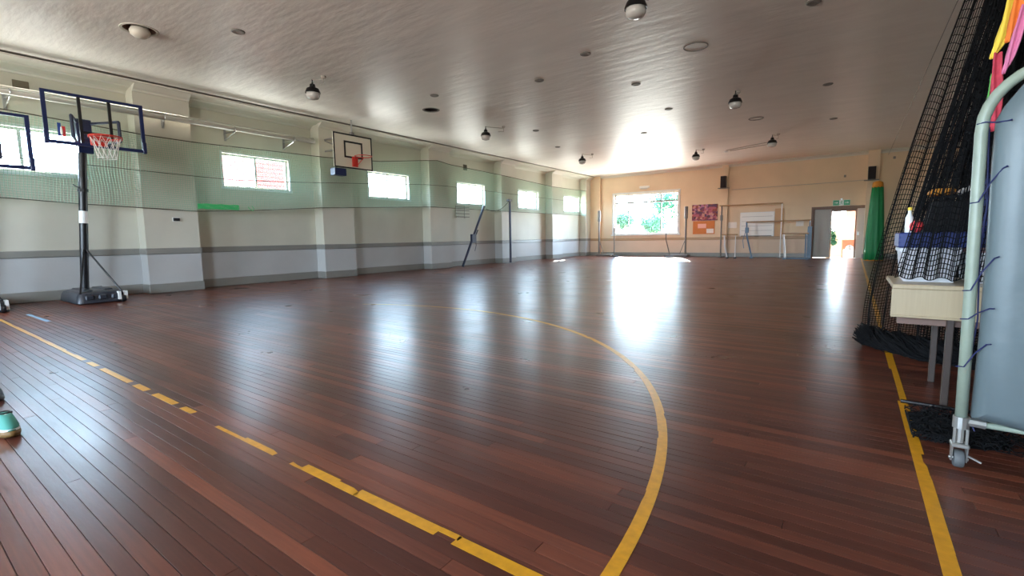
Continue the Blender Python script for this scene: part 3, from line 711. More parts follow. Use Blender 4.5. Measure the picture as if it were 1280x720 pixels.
# ---------------------------------------------------------------- basketball
def net_cords(mb, c, R, R2, dz, n=12):
    for k in range(n):
        for sgn in (1, -1):
            pts = []
            for j in range(7):
                tt = j/6; a = 2*math.pi*(k/n)+sgn*tt*math.pi*2*1.5/n; rr = R+(R2-R)*(tt**.7); pts.append((c[0]+rr*math.cos(a), c[1]+rr*math.sin(a), c[2]-dz*tt))
            mb.tube(pts, .004, 4, caps=False)
    mb.torus((c[0], c[1], c[2]-dz), R2, .004, 20, 4)
def portable_hoop(oy, dz, label):
    Yc = 2.66+oy
    t = thing('basketball_stand', (-11.93, Yc, 0), label, 'basketball stand', 'portable basketball stands')
    # moulded base
    def base(u, v): pass
    mb = MB()
    x0, x1, y0, y1 = -12.58, -11.30, 2.29+oy, 3.04+oy
    lay = [(0.0, 0.0, 0.03), (0.02, 0.0, 0.0), (0.14, 0.0, 0.02), (0.20, 0.0, 0.05), (0.225, 0.0, 0.10)]
    def ring(z, inset):
        r = .10; P = []
        for cx, cy, a0 in ((x1-inset-r, y1-inset-r, 0), (x0+inset+r, y1-inset-r, 90), (x0+inset+r, y0+inset+r, 180), (x1-inset-r, y0+inset+r, 270)):
            for k in range(5):
                a = math.radians(a0+k*22.5); P.append((cx+r*math.cos(a), cy+r*math.sin(a), z))
        return P
    R_ = [ring(z, i) for z, _, i in lay]; k = len(R_[0]); v = [p for q in R_ for p in q]
    f = [(i*k+j, i*k+(j+1) % k, (i+1)*k+(j+1) % k, (i+1)*k+j) for i in range(len(R_)-1) for j in range(k)]+[tuple(reversed(range(k))), tuple((len(R_)-1)*k+j for j in range(k))]
    mb.add(v, f); b = mb.obj('base', 'grey_plastic', t, auto=True)
    mb = MB()
    for q in range(3): mb.cbox((x1-.06, y0+.12+q*.19, .07), (x1+.012, y0+.25+q*.19, .17), .02)
    mb.obj('rib', 'grey_plastic', b)
    MB().cbox((x0+.2, y0+.15, .2), (x1-.25, y0+.30, .25), .03).cbox((x0+.2, y1-.30, .2), (x1-.25, y1-.15, .25), .03).obj('rib', 'grey_plastic', b)
    MB().cyl((-12.35, Yc+.2, .22), (-12.35, Yc+.2, .25), .05).obj('filler_cap', 'black', b)
    pb, pt = Vector((-12.1, 2.585+oy, .18)), Vector((-11.98, 2.76+oy, 3.08+dz))
    def pp(s_): return tuple(pb+(pt-pb)*s_)
    pole = MB().tube([pp(0), pp(1)], .068, 12).obj('pole', 'blacksteel', t, auto=True)
    MB().tube([pp(.455), pp(.535)], .0705, 12).obj('label', 'white', pole, auto=True)
    MB().tube([pp(.66), pp(.68)], .08, 10).tube([pp(.67), tuple(pb+(pt-pb)*.70+Vector((.1, -.16, 0)))], .012, 6).obj('handle', 'black', pole)
    for sy, ex in ((1, .3), (-1, .3)):
        MB().tube([pp(.30), (x1-.06, Yc+sy*ex, .2)], .016, 8).obj('strut', 'blacksteel', t)
    br = MB()
    br.box((x1-.1, y1-.16, .05), (x1+.06, y1-.12, .2)).box((x1-.1, y1-.06, .05), (x1+.06, y1-.02, .2))
    w = br.obj('wheel_bracket', 'white', t)
    MB().lathe([(.02, y1-.12), (.06, y1-.12), (.065, y1-.09), (.06, y1-.06), (.02, y1-.06)], (x1+.05, 0, .065), 14, 'Y').obj('wheel', 'black', w)
    # backboard
    XB, by0, by1, bz0, bz1 = -11.14, 2.09+oy, 3.50+oy, 2.82+dz, 3.70+dz; ym = (by0+by1)/2
    bd = MB().box((XB-.012, by0+.03, bz0+.03), (XB, by1-.03, bz1-.03)).obj('backboard', 'acrylic', t)
    fr = MB(); q = .055
    for a, c in (((XB-.03, by0, bz0), (XB+.012, by0+q, bz1)), ((XB-.03, by1-q, bz0), (XB+.012, by1, bz1)), ((XB-.03, by0+q, bz0), (XB+.012, by1-q, bz0+q)), ((XB-.03, by0+q, bz1-q*.8), (XB+.012, by1-q, bz1))): fr.box(a, c)
    for ya in (by0-.012, by1-.05): fr.cbox((XB-.04, ya, bz0-.015), (XB+.02, ya+.062, bz0+.2), .01)
    fr.obj('frame', 'navy', bd)
    ln = MB()
    for ya in (ym-.22, ym+.20): ln.box((XB-.03, ya-.022, bz0+.03), (XB+.004, ya+.022, bz1-.03))
    ln.box((XB-.03, ym-.22, bz0+.215), (XB+.004, ym+.2, bz0+.26)); ln.obj('target_bar', 'black', bd)
    lg = MB().box((XB+.001, by0+.17, bz0+.13), (XB+.003, by0+.215, bz0+.35)).obj('logo', 'logo_blue', bd)
    MB().box((XB+.001, by0+.222, bz0+.13), (XB+.003, by0+.27, bz0+.30)).obj('logo', 'logo_red', bd)
    MB().lathe([(.001, -.001), (.016, 0), (.018, .05), (.012, .12), (.001, .13)], (XB+.004, by0+.218, bz0+.16), 8).obj('logo', 'signwhite', bd)
    # lifting arms
    arm = MB()
    for sy in (-1, 1):
        yy_ = ym+sy*.33
        arm.tube([(XB-.05, yy_, bz0+.16), (XB-.05, yy_, bz1-.36)], .028, 6)
        arm.tube([(XB-.05, yy_, bz1-.36), (pt.x, ym+sy*.09, bz1-.32)], .025, 6)
        arm.tube([(XB-.05, yy_, bz0+.16), (pt.x, ym+sy*.09, bz0+.12)], .025, 6)
    arm.box((pt.x-.06, ym-.11, bz0+.0), (pt.x+.06, ym+.11, bz1-.26)); arm.obj('lift_arm', 'navy', t)
    # rim
    rc = (XB+.40, ym, bz0+.14)
    rm = MB().torus(rc, .228, .011, 28, 7).torus((rc[0], rc[1], rc[2]-.025), .232, .006, 28, 5)
    rm.cbox((XB, ym-.12, bz0+.03), (XB+.03, ym+.12, bz0+.2), .008)
    for sy in (-1, 1): rm.tube([(XB+.03, ym+sy*.1, rc[2]-.01), (XB+.2, ym+sy*.16, rc[2])], .012, 6)
    rm.box((XB+.02, ym-.1, rc[2]-.03), (XB+.18, ym+.1, rc[2]+.005))
    rim = rm.obj('rim', 'red', t)
    n_ = MB(); net_cords(n_, (rc[0], rc[1], rc[2]-.01), .22, .13, .36); n_.obj('net', 'string', rim, fix=False)
    return t
portable_hoop(0, 0, 'black portable basketball stand with a whole clear navy-framed backboard and white net')
portable_hoop(-1.58, -.48, 'black portable basketball stand cut by the picture edge, its navy-framed backboard lowered')

# fixed hoop on the wall
XB, y0, y1, z0, z1 = -11.55, 7.88, 9.15, 3.09, 4.03
t = thing('wall_hoop', (XB, 8.5, z0), 'wall mounted basketball backboard, white with black border and red rim, no net', 'basketball hoop')
bd = MB().cbox((XB-.03, y0, z0), (XB, y1, z1), .004).obj('backboard', 'boardwhite', t)
mb = MB(); q = .038
for a, c in (((XB, y0, z0), (XB+.006, y0+q, z1)), ((XB, y1-q, z0), (XB+.006, y1, z1)), ((XB, y0+q, z0), (XB+.006, y1-q, z0+q)), ((XB, y0+q, z1-q), (XB+.006, y1-q, z1))): mb.box(a, c)
mb.obj('border', 'black', bd)
mb = MB(); a0, a1, b0, b1 = y0+.33, y0+.94, z0+.29, z0+.75; q = .05
for a, c in (((XB, a0, b0), (XB+.005, a0+q, b1)), ((XB, a1-q, b0), (XB+.005, a1, b1)), ((XB, a0+q, b0), (XB+.005, a1-q, b0+q)), ((XB, a0+q, b1-q), (XB+.005, a1-q, b1))): mb.box(a, c)
mb.obj('target_square', 'black', bd)
yc = (a0+a1)/2+.02; rc = (XB+.40, yc, z0+.31)
mb = MB().torus(rc, .228, .012, 28, 7).cbox((XB+.005, yc-.09, z0+.06), (XB+.04, yc+.09, z0+.33), .006)
for sy in (-1, 1): mb.tube([(XB+.03, yc+sy*.06, z0+.10), (XB+.22, yc+sy*.14, z0+.30)], .010, 6)
mb.box((XB+.02, yc-.07, rc[2]-.012), (XB+.18, yc+.07, rc[2]+.008)); mb.obj('rim', 'red', t)
for yy_ in (8.15, 8.85):
    for zz in (3.60, 3.92): MB().cyl((XB-.03, yy_, zz), (PF, yy_, zz+.02), .022, 8).obj('support_arm', 'steel', t)
    MB().cyl((XB-.03, yy_, 3.62), (PF, yy_, 3.91), .014, 6).obj('support_brace', 'steel', t)
MB().cyl((XB-.05, 8.52, 4.0), (XB-.05, 8.52, H-.01), .016).cbox((XB-.09, 8.46, 4.0), (XB-.02, 8.58, 4.1), .01).obj('hanger', 'steel', t)
tag(MB().cbox((XB-.25, y0+.03, z0-.21), (XB-.03, y0+.40, z0-.01), .01).obj('control_box', M['navy']), 'dark box hanging under the wall mounted backboard', 'box')

# ---------------------------------------------------------------- posts by the left wall
t = thing('net_post', (-12.12, 13.75, 0), 'dark blue volleyball post leaning by the wall, with a clamp winch on it', 'post')
p0, p1 = Vector((-12.12, 13.62, 0)), Vector((-12.1, 14.95, 2.30))
def lp(s_, d=(0, 0, 0)): return tuple(p0+(p1-p0)*s_+Vector(d))
po = MB().tube([lp(0.012), lp(1)], .045, 10).obj('post', 'postblue', t, auto=True)
MB().tube([lp(.97), lp(1.03)], .055, 10).tube([lp(1.0), lp(1.0, (0, .12, .05))], .012, 6).obj('end_cap', 'postgrey', po)
MB().cbox(lp(.42, (-.05, -.02, -.06)), lp(.52, (.05, .12, .06)), .015).tube([lp(.44, (0, .08, -.05)), lp(.47, (0, .33, .34))], .022, 8).tube([lp(.5, (0, .12, 0)), lp(.4, (0, .3, -.1)), lp(.3, (0, .35, -.1))], .012, 6).obj('winch', 'postblue', t)
t = thing('net_post', (-12.1, 17.0, 0), 'dark blue upright volleyball post standing on a floor plate', 'post')
po = MB().cyl((-12.1, 16.75, .01), (-12.1, 16.75, 2.70), .05, 12).obj('post', 'postblue', t, auto=True)
MB().lathe([(.01, 0.002), (.20, .002), (.20, .012), (.01, .014)], (-12.05, 16.65, 0), 20).obj('floor_plate', 'steel', t)
MB().cbox((-12.17, 16.6, 2.64), (-12.03, 16.83, 2.74), .015).obj('pulley', 'black', po)
tag(MB().tube([(-12.1+.01*math.sin(q), 15.08+q*(1.58/12), 2.27+.36*q/12-.22*4*(q/12)*(1-q/12)) for q in range(13)], .011, 6).obj('post_rope', 'greenrope'), 'dark rope sagging between the two dark blue volleyball posts', 'rope')
t = thing('wall_rack', (WL, 14.0, 2.0), 'small wire rack of horizontal pegs on the wall behind the leaning post', 'rack')
for yq in (14.0, 14.5): MB().box((WL, yq, 1.9), (WL+.03, yq+.04, 2.4)).obj('upright', 'pipe', t)
for k in range(4): MB().cyl((WL+.05, 13.95, 1.95+k*.125), (WL+.05, 14.75, 1.95+k*.125), .012, 6).obj('peg', 'postgrey', t)

# ---------------------------------------------------------------- ceiling fittings
def lamp_at(loc, label, mount):
    t = thing('pendant_lamp', loc, label, 'lamp', 'pendant lamps under the ceiling')
    x, y, z = 0, 0, 0
    def ob(mb, nm, m_, p=None, **k): return mb.obj(nm, m_, p or t, org=(0, 0, 0), **k)
    d = ob(MB().lathe([(.02, .19), (.05, .18), (.06, .12), (.12, .09), (.15, .02), (.15, 0.0), (.14, 0.0), (.11, .06), (.02, .09)], n=20, capends=False), 'dome', 'lampblack', auto=True)
    ob(MB().lathe([(.10, .05), (.13, .01), (.135, -.05), (.11, -.10), (.05, -.12), (.005, -.122)], n=20, capends=False), 'lens', 'lampglass', smooth=True)
    top = H-loc[2]
    ob(MB().tube([(0, 0, .17), (0, 0, top-.05)], .011, 6).torus((0, 0, .2), .025, .006, 10, 5, 'Y'), 'stem', 'lampblack')
    mx_, my_ = mount
    ob(MB().lathe([(.05, top-.001), (.05, top-.03), (.03, top-.05), (.005, top-.05)], (mx_, my_, 0), 12, capends=False).tube([(0, 0, top-.06), (mx_, my_, top-.06)], .009, 6).tube([(mx_, my_, top-.06), (mx_, my_, top-.16), (mx_*.7, my_*.7, top-.17)], .008, 6), 'bracket', 'conduit')
    return t
lamps = [((-9.21, 5.87, 4.12), 'black domed pendant lamp nearest the portable basketball stand', (.22, .12)), ((-9.06, 11.37, 4.12), 'black domed pendant lamp over the windowed side, second from the portable basketball stand', (.3, .5)),
         ((-9.03, 17.53, 4.12), 'black domed pendant lamp over the windowed side, farthest from the portable basketball stand', (.2, .5)), ((-2.38, 12.28, 4.12), 'black domed pendant lamp in mid ceiling, above the bare floor before the green rolled net', (0, .3)),
         ((-2.38, 18.43, 4.12), 'black domed pendant lamp above the far exit doorway side, by a thin conduit', (.15, .2)), ((-5.16, 19.62, 4.12), 'black domed pendant lamp hanging before the pinboard on the end wall', (.2, .3)),
         ((-2.53, 6.46, 4.13), 'large looking black lamp with grey lens nearest the camera, cut by the top edge', (.1, .2))]
for l in lamps: lamp_at(*l)
# recessed downlight with bulb, and the empty hole
for i, (hx, hy, r, bulb) in enumerate(holes):
    t = thing('recessed_downlight', (hx, hy, H), ('large recessed downlight with pale bulb, above the portable basketball stands', 'empty dark round hole in the ceiling above the wall mounted hoop')[i], 'downlight')
    MB().lathe([(r+.0, .0), (r, .02), (r-.02, .16), (.04, .17), (.001, .17)], (hx, hy, H), 28, capends=False).obj('can', 'brownwood' if bulb else 'dark', t, auto=True)
    MB().lathe([(r+.035, 0), (r+.03, -.008), (r-.005, -.006), (r-.005, .01)], (hx, hy, H), 28, capends=False).obj('rim', 'cornice' if bulb else 'ring', t, auto=True)
    if bulb: MB().lathe([(.05, .16), (.06, .1), (.11, .05), (.14, -.02), (.13, -.07), (.08, -.11), (.001, -.12)], (hx-.02, hy+.01, H), 20, capends=False).obj('bulb', 'bulb', t, smooth=True)
discs = [(-8.17, 3.95, 'beside the recessed downlight with the pale bulb'), (-8.16, 8.34, 'just nearer the camera than the empty dark ceiling hole'), (-8.31, 12.97, 'beyond the second lamp over the windowed side'),
         (-9.16, 15.79, 'just before the farthest lamp over the windowed side'), (-9.24, 22.24, 'close to the end wall, above the big window'), (-4.18, 8.24, 'level with the large ring, on its windowed side'),
         (-4.17, 13.08, 'in the ceiling glare beside the mid ceiling lamp'), (-4.09, 10.52, 'between the large ring and the ceiling glare'), (-.64, 13.26, 'level with the mid ceiling lamp, towards the black net'),
         (-.65, 17.27, 'beyond the small ring, towards the curtain wire'), (-5.75, 15.54, 'in the brightest part of the ceiling glare'), (-5.64, 8.96, 'midway between the empty dark hole and large ring'), (-.64, 8.52, 'at the top edge, nearest the black net')]
d0 = None
for i, (dx, dy, lb) in enumerate(discs):
    lb = 'small grey ceiling disc ' + lb
    if d0 is None:
        d0 = thing('ceiling_disc', (dx, dy, H), lb, 'ceiling disc', 'small round discs on the ceiling')
        MB().lathe([(.10, -.001), (.10, -.012), (.085, -.02), (.06, -.02)], n=18, capends=False).obj('rim', 'ring', d0, org=(0, 0, 0))
        MB().lathe([(.062, -.018), (.03, -.012), (.001, -.012)], n=18, capends=False).obj('centre', 'disc', d0, org=(0, 0, 0))
    else: dup(d0, (dx, dy, H), lb)
for rx, ry, rr, lb in ((-2.46, 9.16, .20, 'large thin grey ring on the ceiling between two pendant lamps'), (-2.48, 15.77, .19, 'smaller-looking thin grey ring on the ceiling beyond the mid ceiling lamp')):
    tag(MB().torus((rx, ry, H-.004), rr, .012, 32, 6).obj('ceiling_ring', 'ring'), lb, 'ring')
t = thing('ceiling_conduit', (-3.5, 20.5, H-.03), 'thin conduit along the ceiling ending in a small white sensor', 'conduit')
MB().tube([(-4.3, 20.75, H-.015), (-2.5, 19.9, H-.015)], .012, 6).tube([(-4.2, 21.0, H-.015), (-2.6, 20.4, H-.015)], .012, 6).obj('pipe', 'conduit', t)
MB().lathe([(.08, 0), (.08, -.03), (.05, -.06), (.001, -.065)], (-4.35, 21.0, H-.001), 14, capends=False).obj('sensor', 'white', t, smooth=True)

# ---------------------------------------------------------------- back wall fittings
def board(name, x0, x1, z0, z1, m_, fm, label, cat, d=0.03, fwid=.03):
    t = thing(name, ((x0+x1)/2, YB-d, z0), label, cat)
    MB().box((x0, YB-d+.008, z0), (x1, YB-.002, z1)).obj('surface', m_, t)
    mb = MB()
    for a, c in (((x0, z0), (x0+fwid, z1)), ((x1-fwid, z0), (x1, z1)), ((x0+fwid, z0), (x1-fwid, z0+fwid)), ((x0+fwid, z1-fwid), (x1-fwid, z1))): mb.box((a[0], YB-d, a[1]), (c[0], YB-.004, c[1]))
    mb.obj('frame', fm, t); return t
board('collage', -6.72, -5.50, 1.80, 2.60, 'collage', M['collage'], 'dark pink and purple picture collage above the orange pinboard', 'picture')
board('pinboard', -6.66, -5.62, 1.13, 1.78, 'cork', 'cork', 'orange pinboard below the purple picture collage', 'pinboard')
tag(MB().box((-6.42, YB-.036, 1.42), (-6.02, YB-.031, 1.64)).obj('notice_paper', 'pinkpaper'), 'pale pink paper pinned near the top of the orange pinboard', 'paper')
tag(MB().box((-6.0, YB-.036, 1.17), (-5.66, YB-.031, 1.39)).obj('notice_paper', 'paper'), 'white paper pinned low on the orange pinboard', 'paper')
t = board('whiteboard', -4.47, -3.02, .98, 2.12, 'whiteboard', 'framewhite', 'white board with ruled lines on the end wall behind the gymnastic bars', 'whiteboard')
for k in range(4): MB().box((-4.4, YB-.024, 1.25+k*.22), (-3.1, YB-.0205, 1.262+k*.22)).obj('ruled_line', 'disc', t)
MB().cbox((-4.4, YB-.1, .985), (-3.1, YB-.03, 1.02), .006).obj('pen_tray', 'postgrey', t)
tag(MB().cbox((-3.0, YB-.03, .98), (-2.64, YB-.002, 2.25), .004).obj('backing_panel', 'tanboard'), 'narrow tan panel beside the white board, behind the tall bar', 'panel')
tag(MB().box((-5.0, YB-.006, 1.40), (-4.62, YB-.001, 1.68)).obj('notice_paper', 'paper'), 'small pale paper on the end wall between the speaker column and the white board', 'paper')
tag(MB().box((-2.15, YB-.006, 1.42), (-1.85, YB-.001, 1.7)).obj('notice_paper', 'paper'), 'small pale paper on the end wall beside the grey door leaf', 'paper')
t = thing('emergency_light', (-9.22, YB-.05, 3.6), 'small emergency light on the wall above the big window', 'lamp')
MB().cbox((-9.5, YB-.05, 3.62), (-8.95, YB, 3.74), .01).obj('body', 'white', t); MB().cbox((-9.42, YB-.10, 3.57), (-9.05, YB-.045, 3.63), .02).obj('diffuser', 'lampglass', t)
def speaker(x0, x1, z0, z1, d, label):
    yb = YB-d
    t = thing('wall_speaker', ((x0+x1)/2, yb-.15, z0), label, 'speaker', 'speakers on the end wall')
    MB().cbox((x0, yb-.32, z0), (x1, yb-.08, z1), .012).obj('case', 'speaker', t)
    MB().cbox((x0+.015, yb-.33, z0+.02), (x1-.015, yb-.318, z1-.02), .004).obj('grille', 'grille', t)
    MB().box(((x0+x1)/2-.03, yb-.1, z0+.15), ((x0+x1)/2+.03, yb, z1-.15)).box((x0-.12, yb-.28, z0-.03), (x1+.12, yb, z0-.005)).obj('bracket', 'postgrey', t)
speaker(-5.33, -5.09, 3.33, 3.88, .12, 'dark loudspeaker on the slim column beside the picture collage')
speaker(.36, .62, 3.24, 3.76, .3, 'dark loudspeaker on the column above the green rolled net')
t = thing('exit_sign', (-.49, YB-.05, 2.25), 'green and white running man exit sign over the open doorway', 'sign')
MB().cbox((-.80, YB-.05, 2.26), (-.18, YB, 2.50), .006).obj('case', 'signwhite', t)
MB().box((-.79, YB-.054, 2.27), (-.57, YB-.05, 2.49)).box((-.41, YB-.054, 2.27), (-.19, YB-.05, 2.49)).obj('green_panel', 'exitgreen', t)
man = MB().lathe([(.001, -.002), (.017, 0), (.001, .002)], (-.485, YB-.055, 2.45), 10, 'Y')
yy_ = YB-.056
for a, b in (((-.49, 2.43), (-.50, 2.37)), ((-.50, 2.37), (-.455, 2.34)), ((-.455, 2.34), (-.465, 2.29)), ((-.50, 2.37), (-.525, 2.31)), ((-.525, 2.31), (-.56, 2.30)), ((-.49, 2.42), (-.45, 2.39)), ((-.49, 2.42), (-.53, 2.40))): man.tube([(a[0], yy_, a[1]), (b[0], yy_, b[1])], .009, 5)
man.obj('running_man', 'exitgreen', t)
ar = MB()
for xo in (-.68, -.30): ar.prism([(xo-.06, 2.37), (xo-.06, 2.39), (xo+.02, 2.39), (xo+.02, 2.42), (xo+.07, 2.38), (xo+.02, 2.34), (xo+.02, 2.37)], YB-.057, YB-.054, 'Y')
ar.obj('arrow', 'signwhite', t)
MB().box((-.03-.5, YB-.04, 2.5), (-.45, YB-.0, 2.56)).obj('bracket', 'steel', t)
tag(MB().tube([(-4.9, YB-.012, 3.24), (-1.5, YB-.012, 3.26), (.34, YB-.012, 3.28)], .012, 6).obj('wall_conduit', 'conduit'), 'thin conduit running along the end wall between the two speaker columns', 'conduit')
for xx, zz, lb in ((-.42, 3.5, 'tiny dark fitting on the end wall high above the exit sign'), (1.2, 4.1, 'tiny dark fitting on the cream wall beside the speaker column, near the ceiling')):
    tag(MB().cbox((xx-.04, YB-.04, zz-.05), (xx+.04, YB, zz+.05), .008).obj('wall_fitting', 'disc'), lb, 'fitting')

# ---------------------------------------------------------------- gymnastics bars at the end wall
YG = 24.2
t = thing('high_bar', (-3.9, YG, 0), 'tallest wooden gymnastic bar before the white board, between a dark and a slim post', 'gym bar')
MB().cyl((-5.22, YG, 2.44), (-2.60, YG, 2.44), .032, 10).obj('rail', 'woodrail', t, auto=True)
MB().cyl((-5.12, YG, .02), (-5.12, YG, 2.44), .035, 8).cbox((-5.17, YG-.06, 1.75), (-5.07, YG+.06, 2.0), .01).obj('post', 'postgrey', t)
MB().cyl((-2.63, YG, .02), (-2.63, YG, 2.44), .022, 8).obj('post', 'framewhite', t)
for xq in (-5.12, -2.63): MB().cbox((xq-.07, YG-.12, 0), (xq+.07, YG+.6, .05), .008).obj('foot', 'postgrey', t)
YG2 = 23.9
t = thing('middle_bar', (-2.7, YG2, 0), 'middle height wooden gymnastic bar with thick blue grey post beside the doorway', 'gym bar')
MB().cyl((-4.0, YG2, 1.63), (-1.50, YG2, 1.65), .030, 10).obj('rail', 'woodrail', t, auto=True)
MB().tube([(-3.98, YG2, 1.63), (-3.95, YG2, 1.0), (-3.72, YG2, .03)], .035, 8).cbox((-4.03, YG2-.05, 1.15), (-3.88, YG2+.05, 1.4), .02).tube([(-3.98, YG2-.05, 1.3), (-4.1, YG2-.08, .8), (-4.05, YG2-.08, .45)], .014, 6).obj('post', 'frameblue', t)
MB().cbox((-1.60, YG2-.06, .02), (-1.44, YG2+.06, 1.38), .015).cyl((-1.53, YG2, 1.38), (-1.53, YG2, 1.65), .025, 8).obj('post', 'frameblue', t)
for xq in (-3.72, -1.51): MB().cbox((xq-.08, YG2-.15, 0), (xq+.08, YG2+.15, .05), .008).obj('foot', 'frameblue', t)
YG3 = 23.5
t = thing('low_bar', (-2.0, YG3, 0), 'low wooden bar on white post and blue grey floor frame, nearest the doorway', 'gym bar')
MB().cbox((-2.50, YG3-.03, 1.06), (-1.52, YG3+.03, 1.12), .015).obj('rail', 'woodrail', t)
MB().tube([(-2.45, YG3, 1.06), (-2.43, YG3, .8), (-2.36, YG3, .04)], .04, 8).obj('post', 'framewhite', t)
MB().tube([(-1.62, YG3, 1.06), (-1.62, YG3, .04)], .03, 8).obj('post', 'frameblue', t)
MB().cbox((-2.45, YG3-.04, 0), (-1.40, YG3+.04, .06), .01).box((-2.42, YG3-.3, 0), (-2.32, YG3+.15, .05)).box((-1.6, YG3-.3, 0), (-1.5, YG3+.15, .05)).obj('floor_frame', 'frameblue', t)
t = thing('low_bar', (-4.7, YG3, 0), 'short low wooden bar on a white leg in front of the speaker column', 'gym bar')
MB().cbox((-4.95, YG3-.03, 1.05), (-4.25, YG3+.03, 1.11), .015).obj('rail', 'woodrail', t)
MB().tube([(-4.82, YG3, 1.05), (-4.8, YG3, .6), (-4.68, YG3, .03)], .035, 8).obj('post', 'framewhite', t); MB().tube([(-4.35, YG3, 1.05), (-4.35, YG3, .03)], .018, 6).obj('post', 'framewhite', t)
for xq in (-4.68, -4.35): MB().lathe([(.06, 0.002), (.06, .05), (.02, .06)], (xq, YG3, 0), 10).obj('foot', 'black', t)
# mobile net posts either side of the big window
def mobile_post(x, xs, xe, lean, label, lab2):
    t = thing('mobile_post', (x, YG, 0), label, 'post')
    MB().cyl((x, YG, .03), (x, YG, 2.5), .045, 10).obj('post', 'postgrey', t)
    MB().cbox((x-.07, YG-.05, 1.9), (x+.07, YG+.08, 2.5), .02).obj('sleeve', 'postgrey', t)
    a, b = min(x-.15, xs), max(x+.15, xs)
    MB().cbox((a, YG-.14, .0), (b, YG+.25, .13), .03).obj('base', 'postgrey', t)
    MB().tube([(x+(.3 if xs > x else -.3), YG, .1), (x, YG, .9)], .016, 6).obj('brace', 'postgrey', t)
    u = thing('short_post', (xe, YG-.35, 0), lab2, 'post')
    MB().tube([(xe+lean, YG-.35, .03), (xe, YG-.35, .9), (xe, YG-.35, 1.45)], .026, 8).obj('post', 'postgrey', u)
    MB().cyl((xe, YG-.35, 1.3), (xe, YG-.35, 1.52), .04, 8).obj('collar', 'postgrey', u)
    MB().cbox((xe+lean-.18, YG-.52, .0), (xe+lean+.18, YG-.18, .06), .02).obj('foot', 'postgrey', u)
mobile_post(-11.43, -10.6, -10.38, 0.0, 'tall grey mobile post on a dark base in the wall corner beside the big window', 'short thin post before the big window, nearer the wall corner')
mobile_post(-6.76, -7.8, -7.62, .22, 'tall grey mobile post on a dark base between the big window and pinboard', 'short thin leaning post before the big window, nearer the pinboard')

# green rolled net standing by the column
t = thing('rolled_net', (.66, 23.0, 0), 'tall green rolled net standing beside the doorway, tied orange at its top', 'net')
prof = [(.20, .01), (.29, .03), (.285, .4), (.27, .9), (.24, 1.6), (.20, 2.3), (.17, 2.8)]
MB().lathe(prof, (.66, 23.0, 0), 40, mod=lambda a, h: 1+.09*math.sin(a*9+h*.8)+.03*math.sin(a*17), capends=True).obj('cloth', 'greenbag', t, smooth=True)
MB().lathe([(.172, 2.78), (.165, 2.9), (.15, 2.98), (.06, 3.02), (.01, 3.02)], (.66, 23.0, 0), 24, mod=lambda a, h: 1+.06*math.sin(a*9+h*.8)).obj('tie', 'orange', t, smooth=True)
MB().lathe([(.22, 0.0), (.3, .01), (.3, .03), (.25, .05)], (.66, 23.0, 0), 24, capends=False).obj('hem', 'orange', t)

# ---------------------------------------------------------------- storage side by the right sideline
tag(MB().tube([(1.0, 4.0, 4.24), (1.0, 14.5, 4.22), (1.0, YB-.01, 4.24)], .006, 6).obj('curtain_wire', 'postgrey'), 'thin wire stretched below the ceiling along the sideline from the black net', 'wire')

# table
TX0, TX1, TY0, TY1, TZ = .22, 1.62, 3.90, 4.62, .765
t = thing('table', (.9, 4.2, 0), 'low beige table with deep front panel and brown legs under the black net', 'table')
MB().cbox((TX0, TY0-.01, TZ-.03), (TX1, TY1, TZ), .006).obj('top', 'beige', t)
MB().box((TX0, TY0, .565), (TX1, TY0+.02, TZ-.03)).cbox((TX0, TY0-.012, .553), (TX1, TY0+.02, .568), .003).obj('front_panel', 'beige', t)
MB().box((TX0+.04, TY0+.08, .50), (TX1-.04, TY0+.12, .56)).obj('rail', 'brownwood', t)
for lx in (.515, 1.45):
    for ly in (TY0+.03, TY1-.08): MB().cbox((lx-.018, ly-.018, 0.0), (lx+.018, ly+.018, TZ-.03), .004).obj('leg', 'tableleg', t)
# things on the table
def tub(x0, x1, y0, y1, z0, z1, m_, label, lidm):
    t = thing('storage_tub', ((x0+x1)/2, (y0+y1)/2, z0), label, 'tub')
    v = [(x0+.02, y0+.02, z0), (x1-.02, y0+.02, z0), (x1-.02, y1-.02, z0), (x0+.02, y1-.02, z0), (x0, y0, z1), (x1, y0, z1), (x1, y1, z1), (x0, y1, z1)]
    MB().add(v, [(3, 2, 1, 0), (4, 5, 6, 7), (0, 1, 5, 4), (1, 2, 6, 5), (2, 3, 7, 6), (3, 0, 4, 7)]).obj('body', m_, t)
    MB().cbox((x0-.01, y0-.01, z1-.005), (x1+.01, y1+.01, z1+.025), .006).obj('lid', lidm, t)
    MB().cbox(((x0+x1)/2-.05, y0-.012, z1-.07), ((x0+x1)/2+.05, y0+.005, z1-.03), .004).obj('handle', lidm, t)
T0 = TZ+.001
tub(.27, .56, 4.12, 4.55, T0, T0+.20, 'whiteplastic', 'white plastic tub at the open end of the beige table, under the net', 'whiteplastic')
tub(.60, .98, 4.12, 4.55, T0, T0+.20, 'whiteplastic', 'white plastic tub behind the pale trolley pipe, on the beige table', 'pinkplastic')
tub(1.03, 1.5, 4.12, 4.55, T0, T0+.2, 'pinkplastic', 'dusty pink plastic tub on the beige table behind the vinyl mat', 'whiteplastic')
B0 = T0+.226
t = thing('plastic_crate', (.62, 4.35, B0), 'dark blue flat plastic crate lying across the white tubs', 'crate')
MB().cbox((.25, 4.13, B0), (1.25, 4.55, B0+.10), .008).obj('body', 'blueplastic', t)
for k in range(3): MB().box((.25, 4.12, B0+.012+k*.032), (1.25, 4.13, B0+.026+k*.032)).obj('ridge', 'blueplastic', t)
C0 = B0+.101
t = thing('equipment_case', (.55, 4.33, C0), 'black soft case standing on the dark blue crate', 'case')
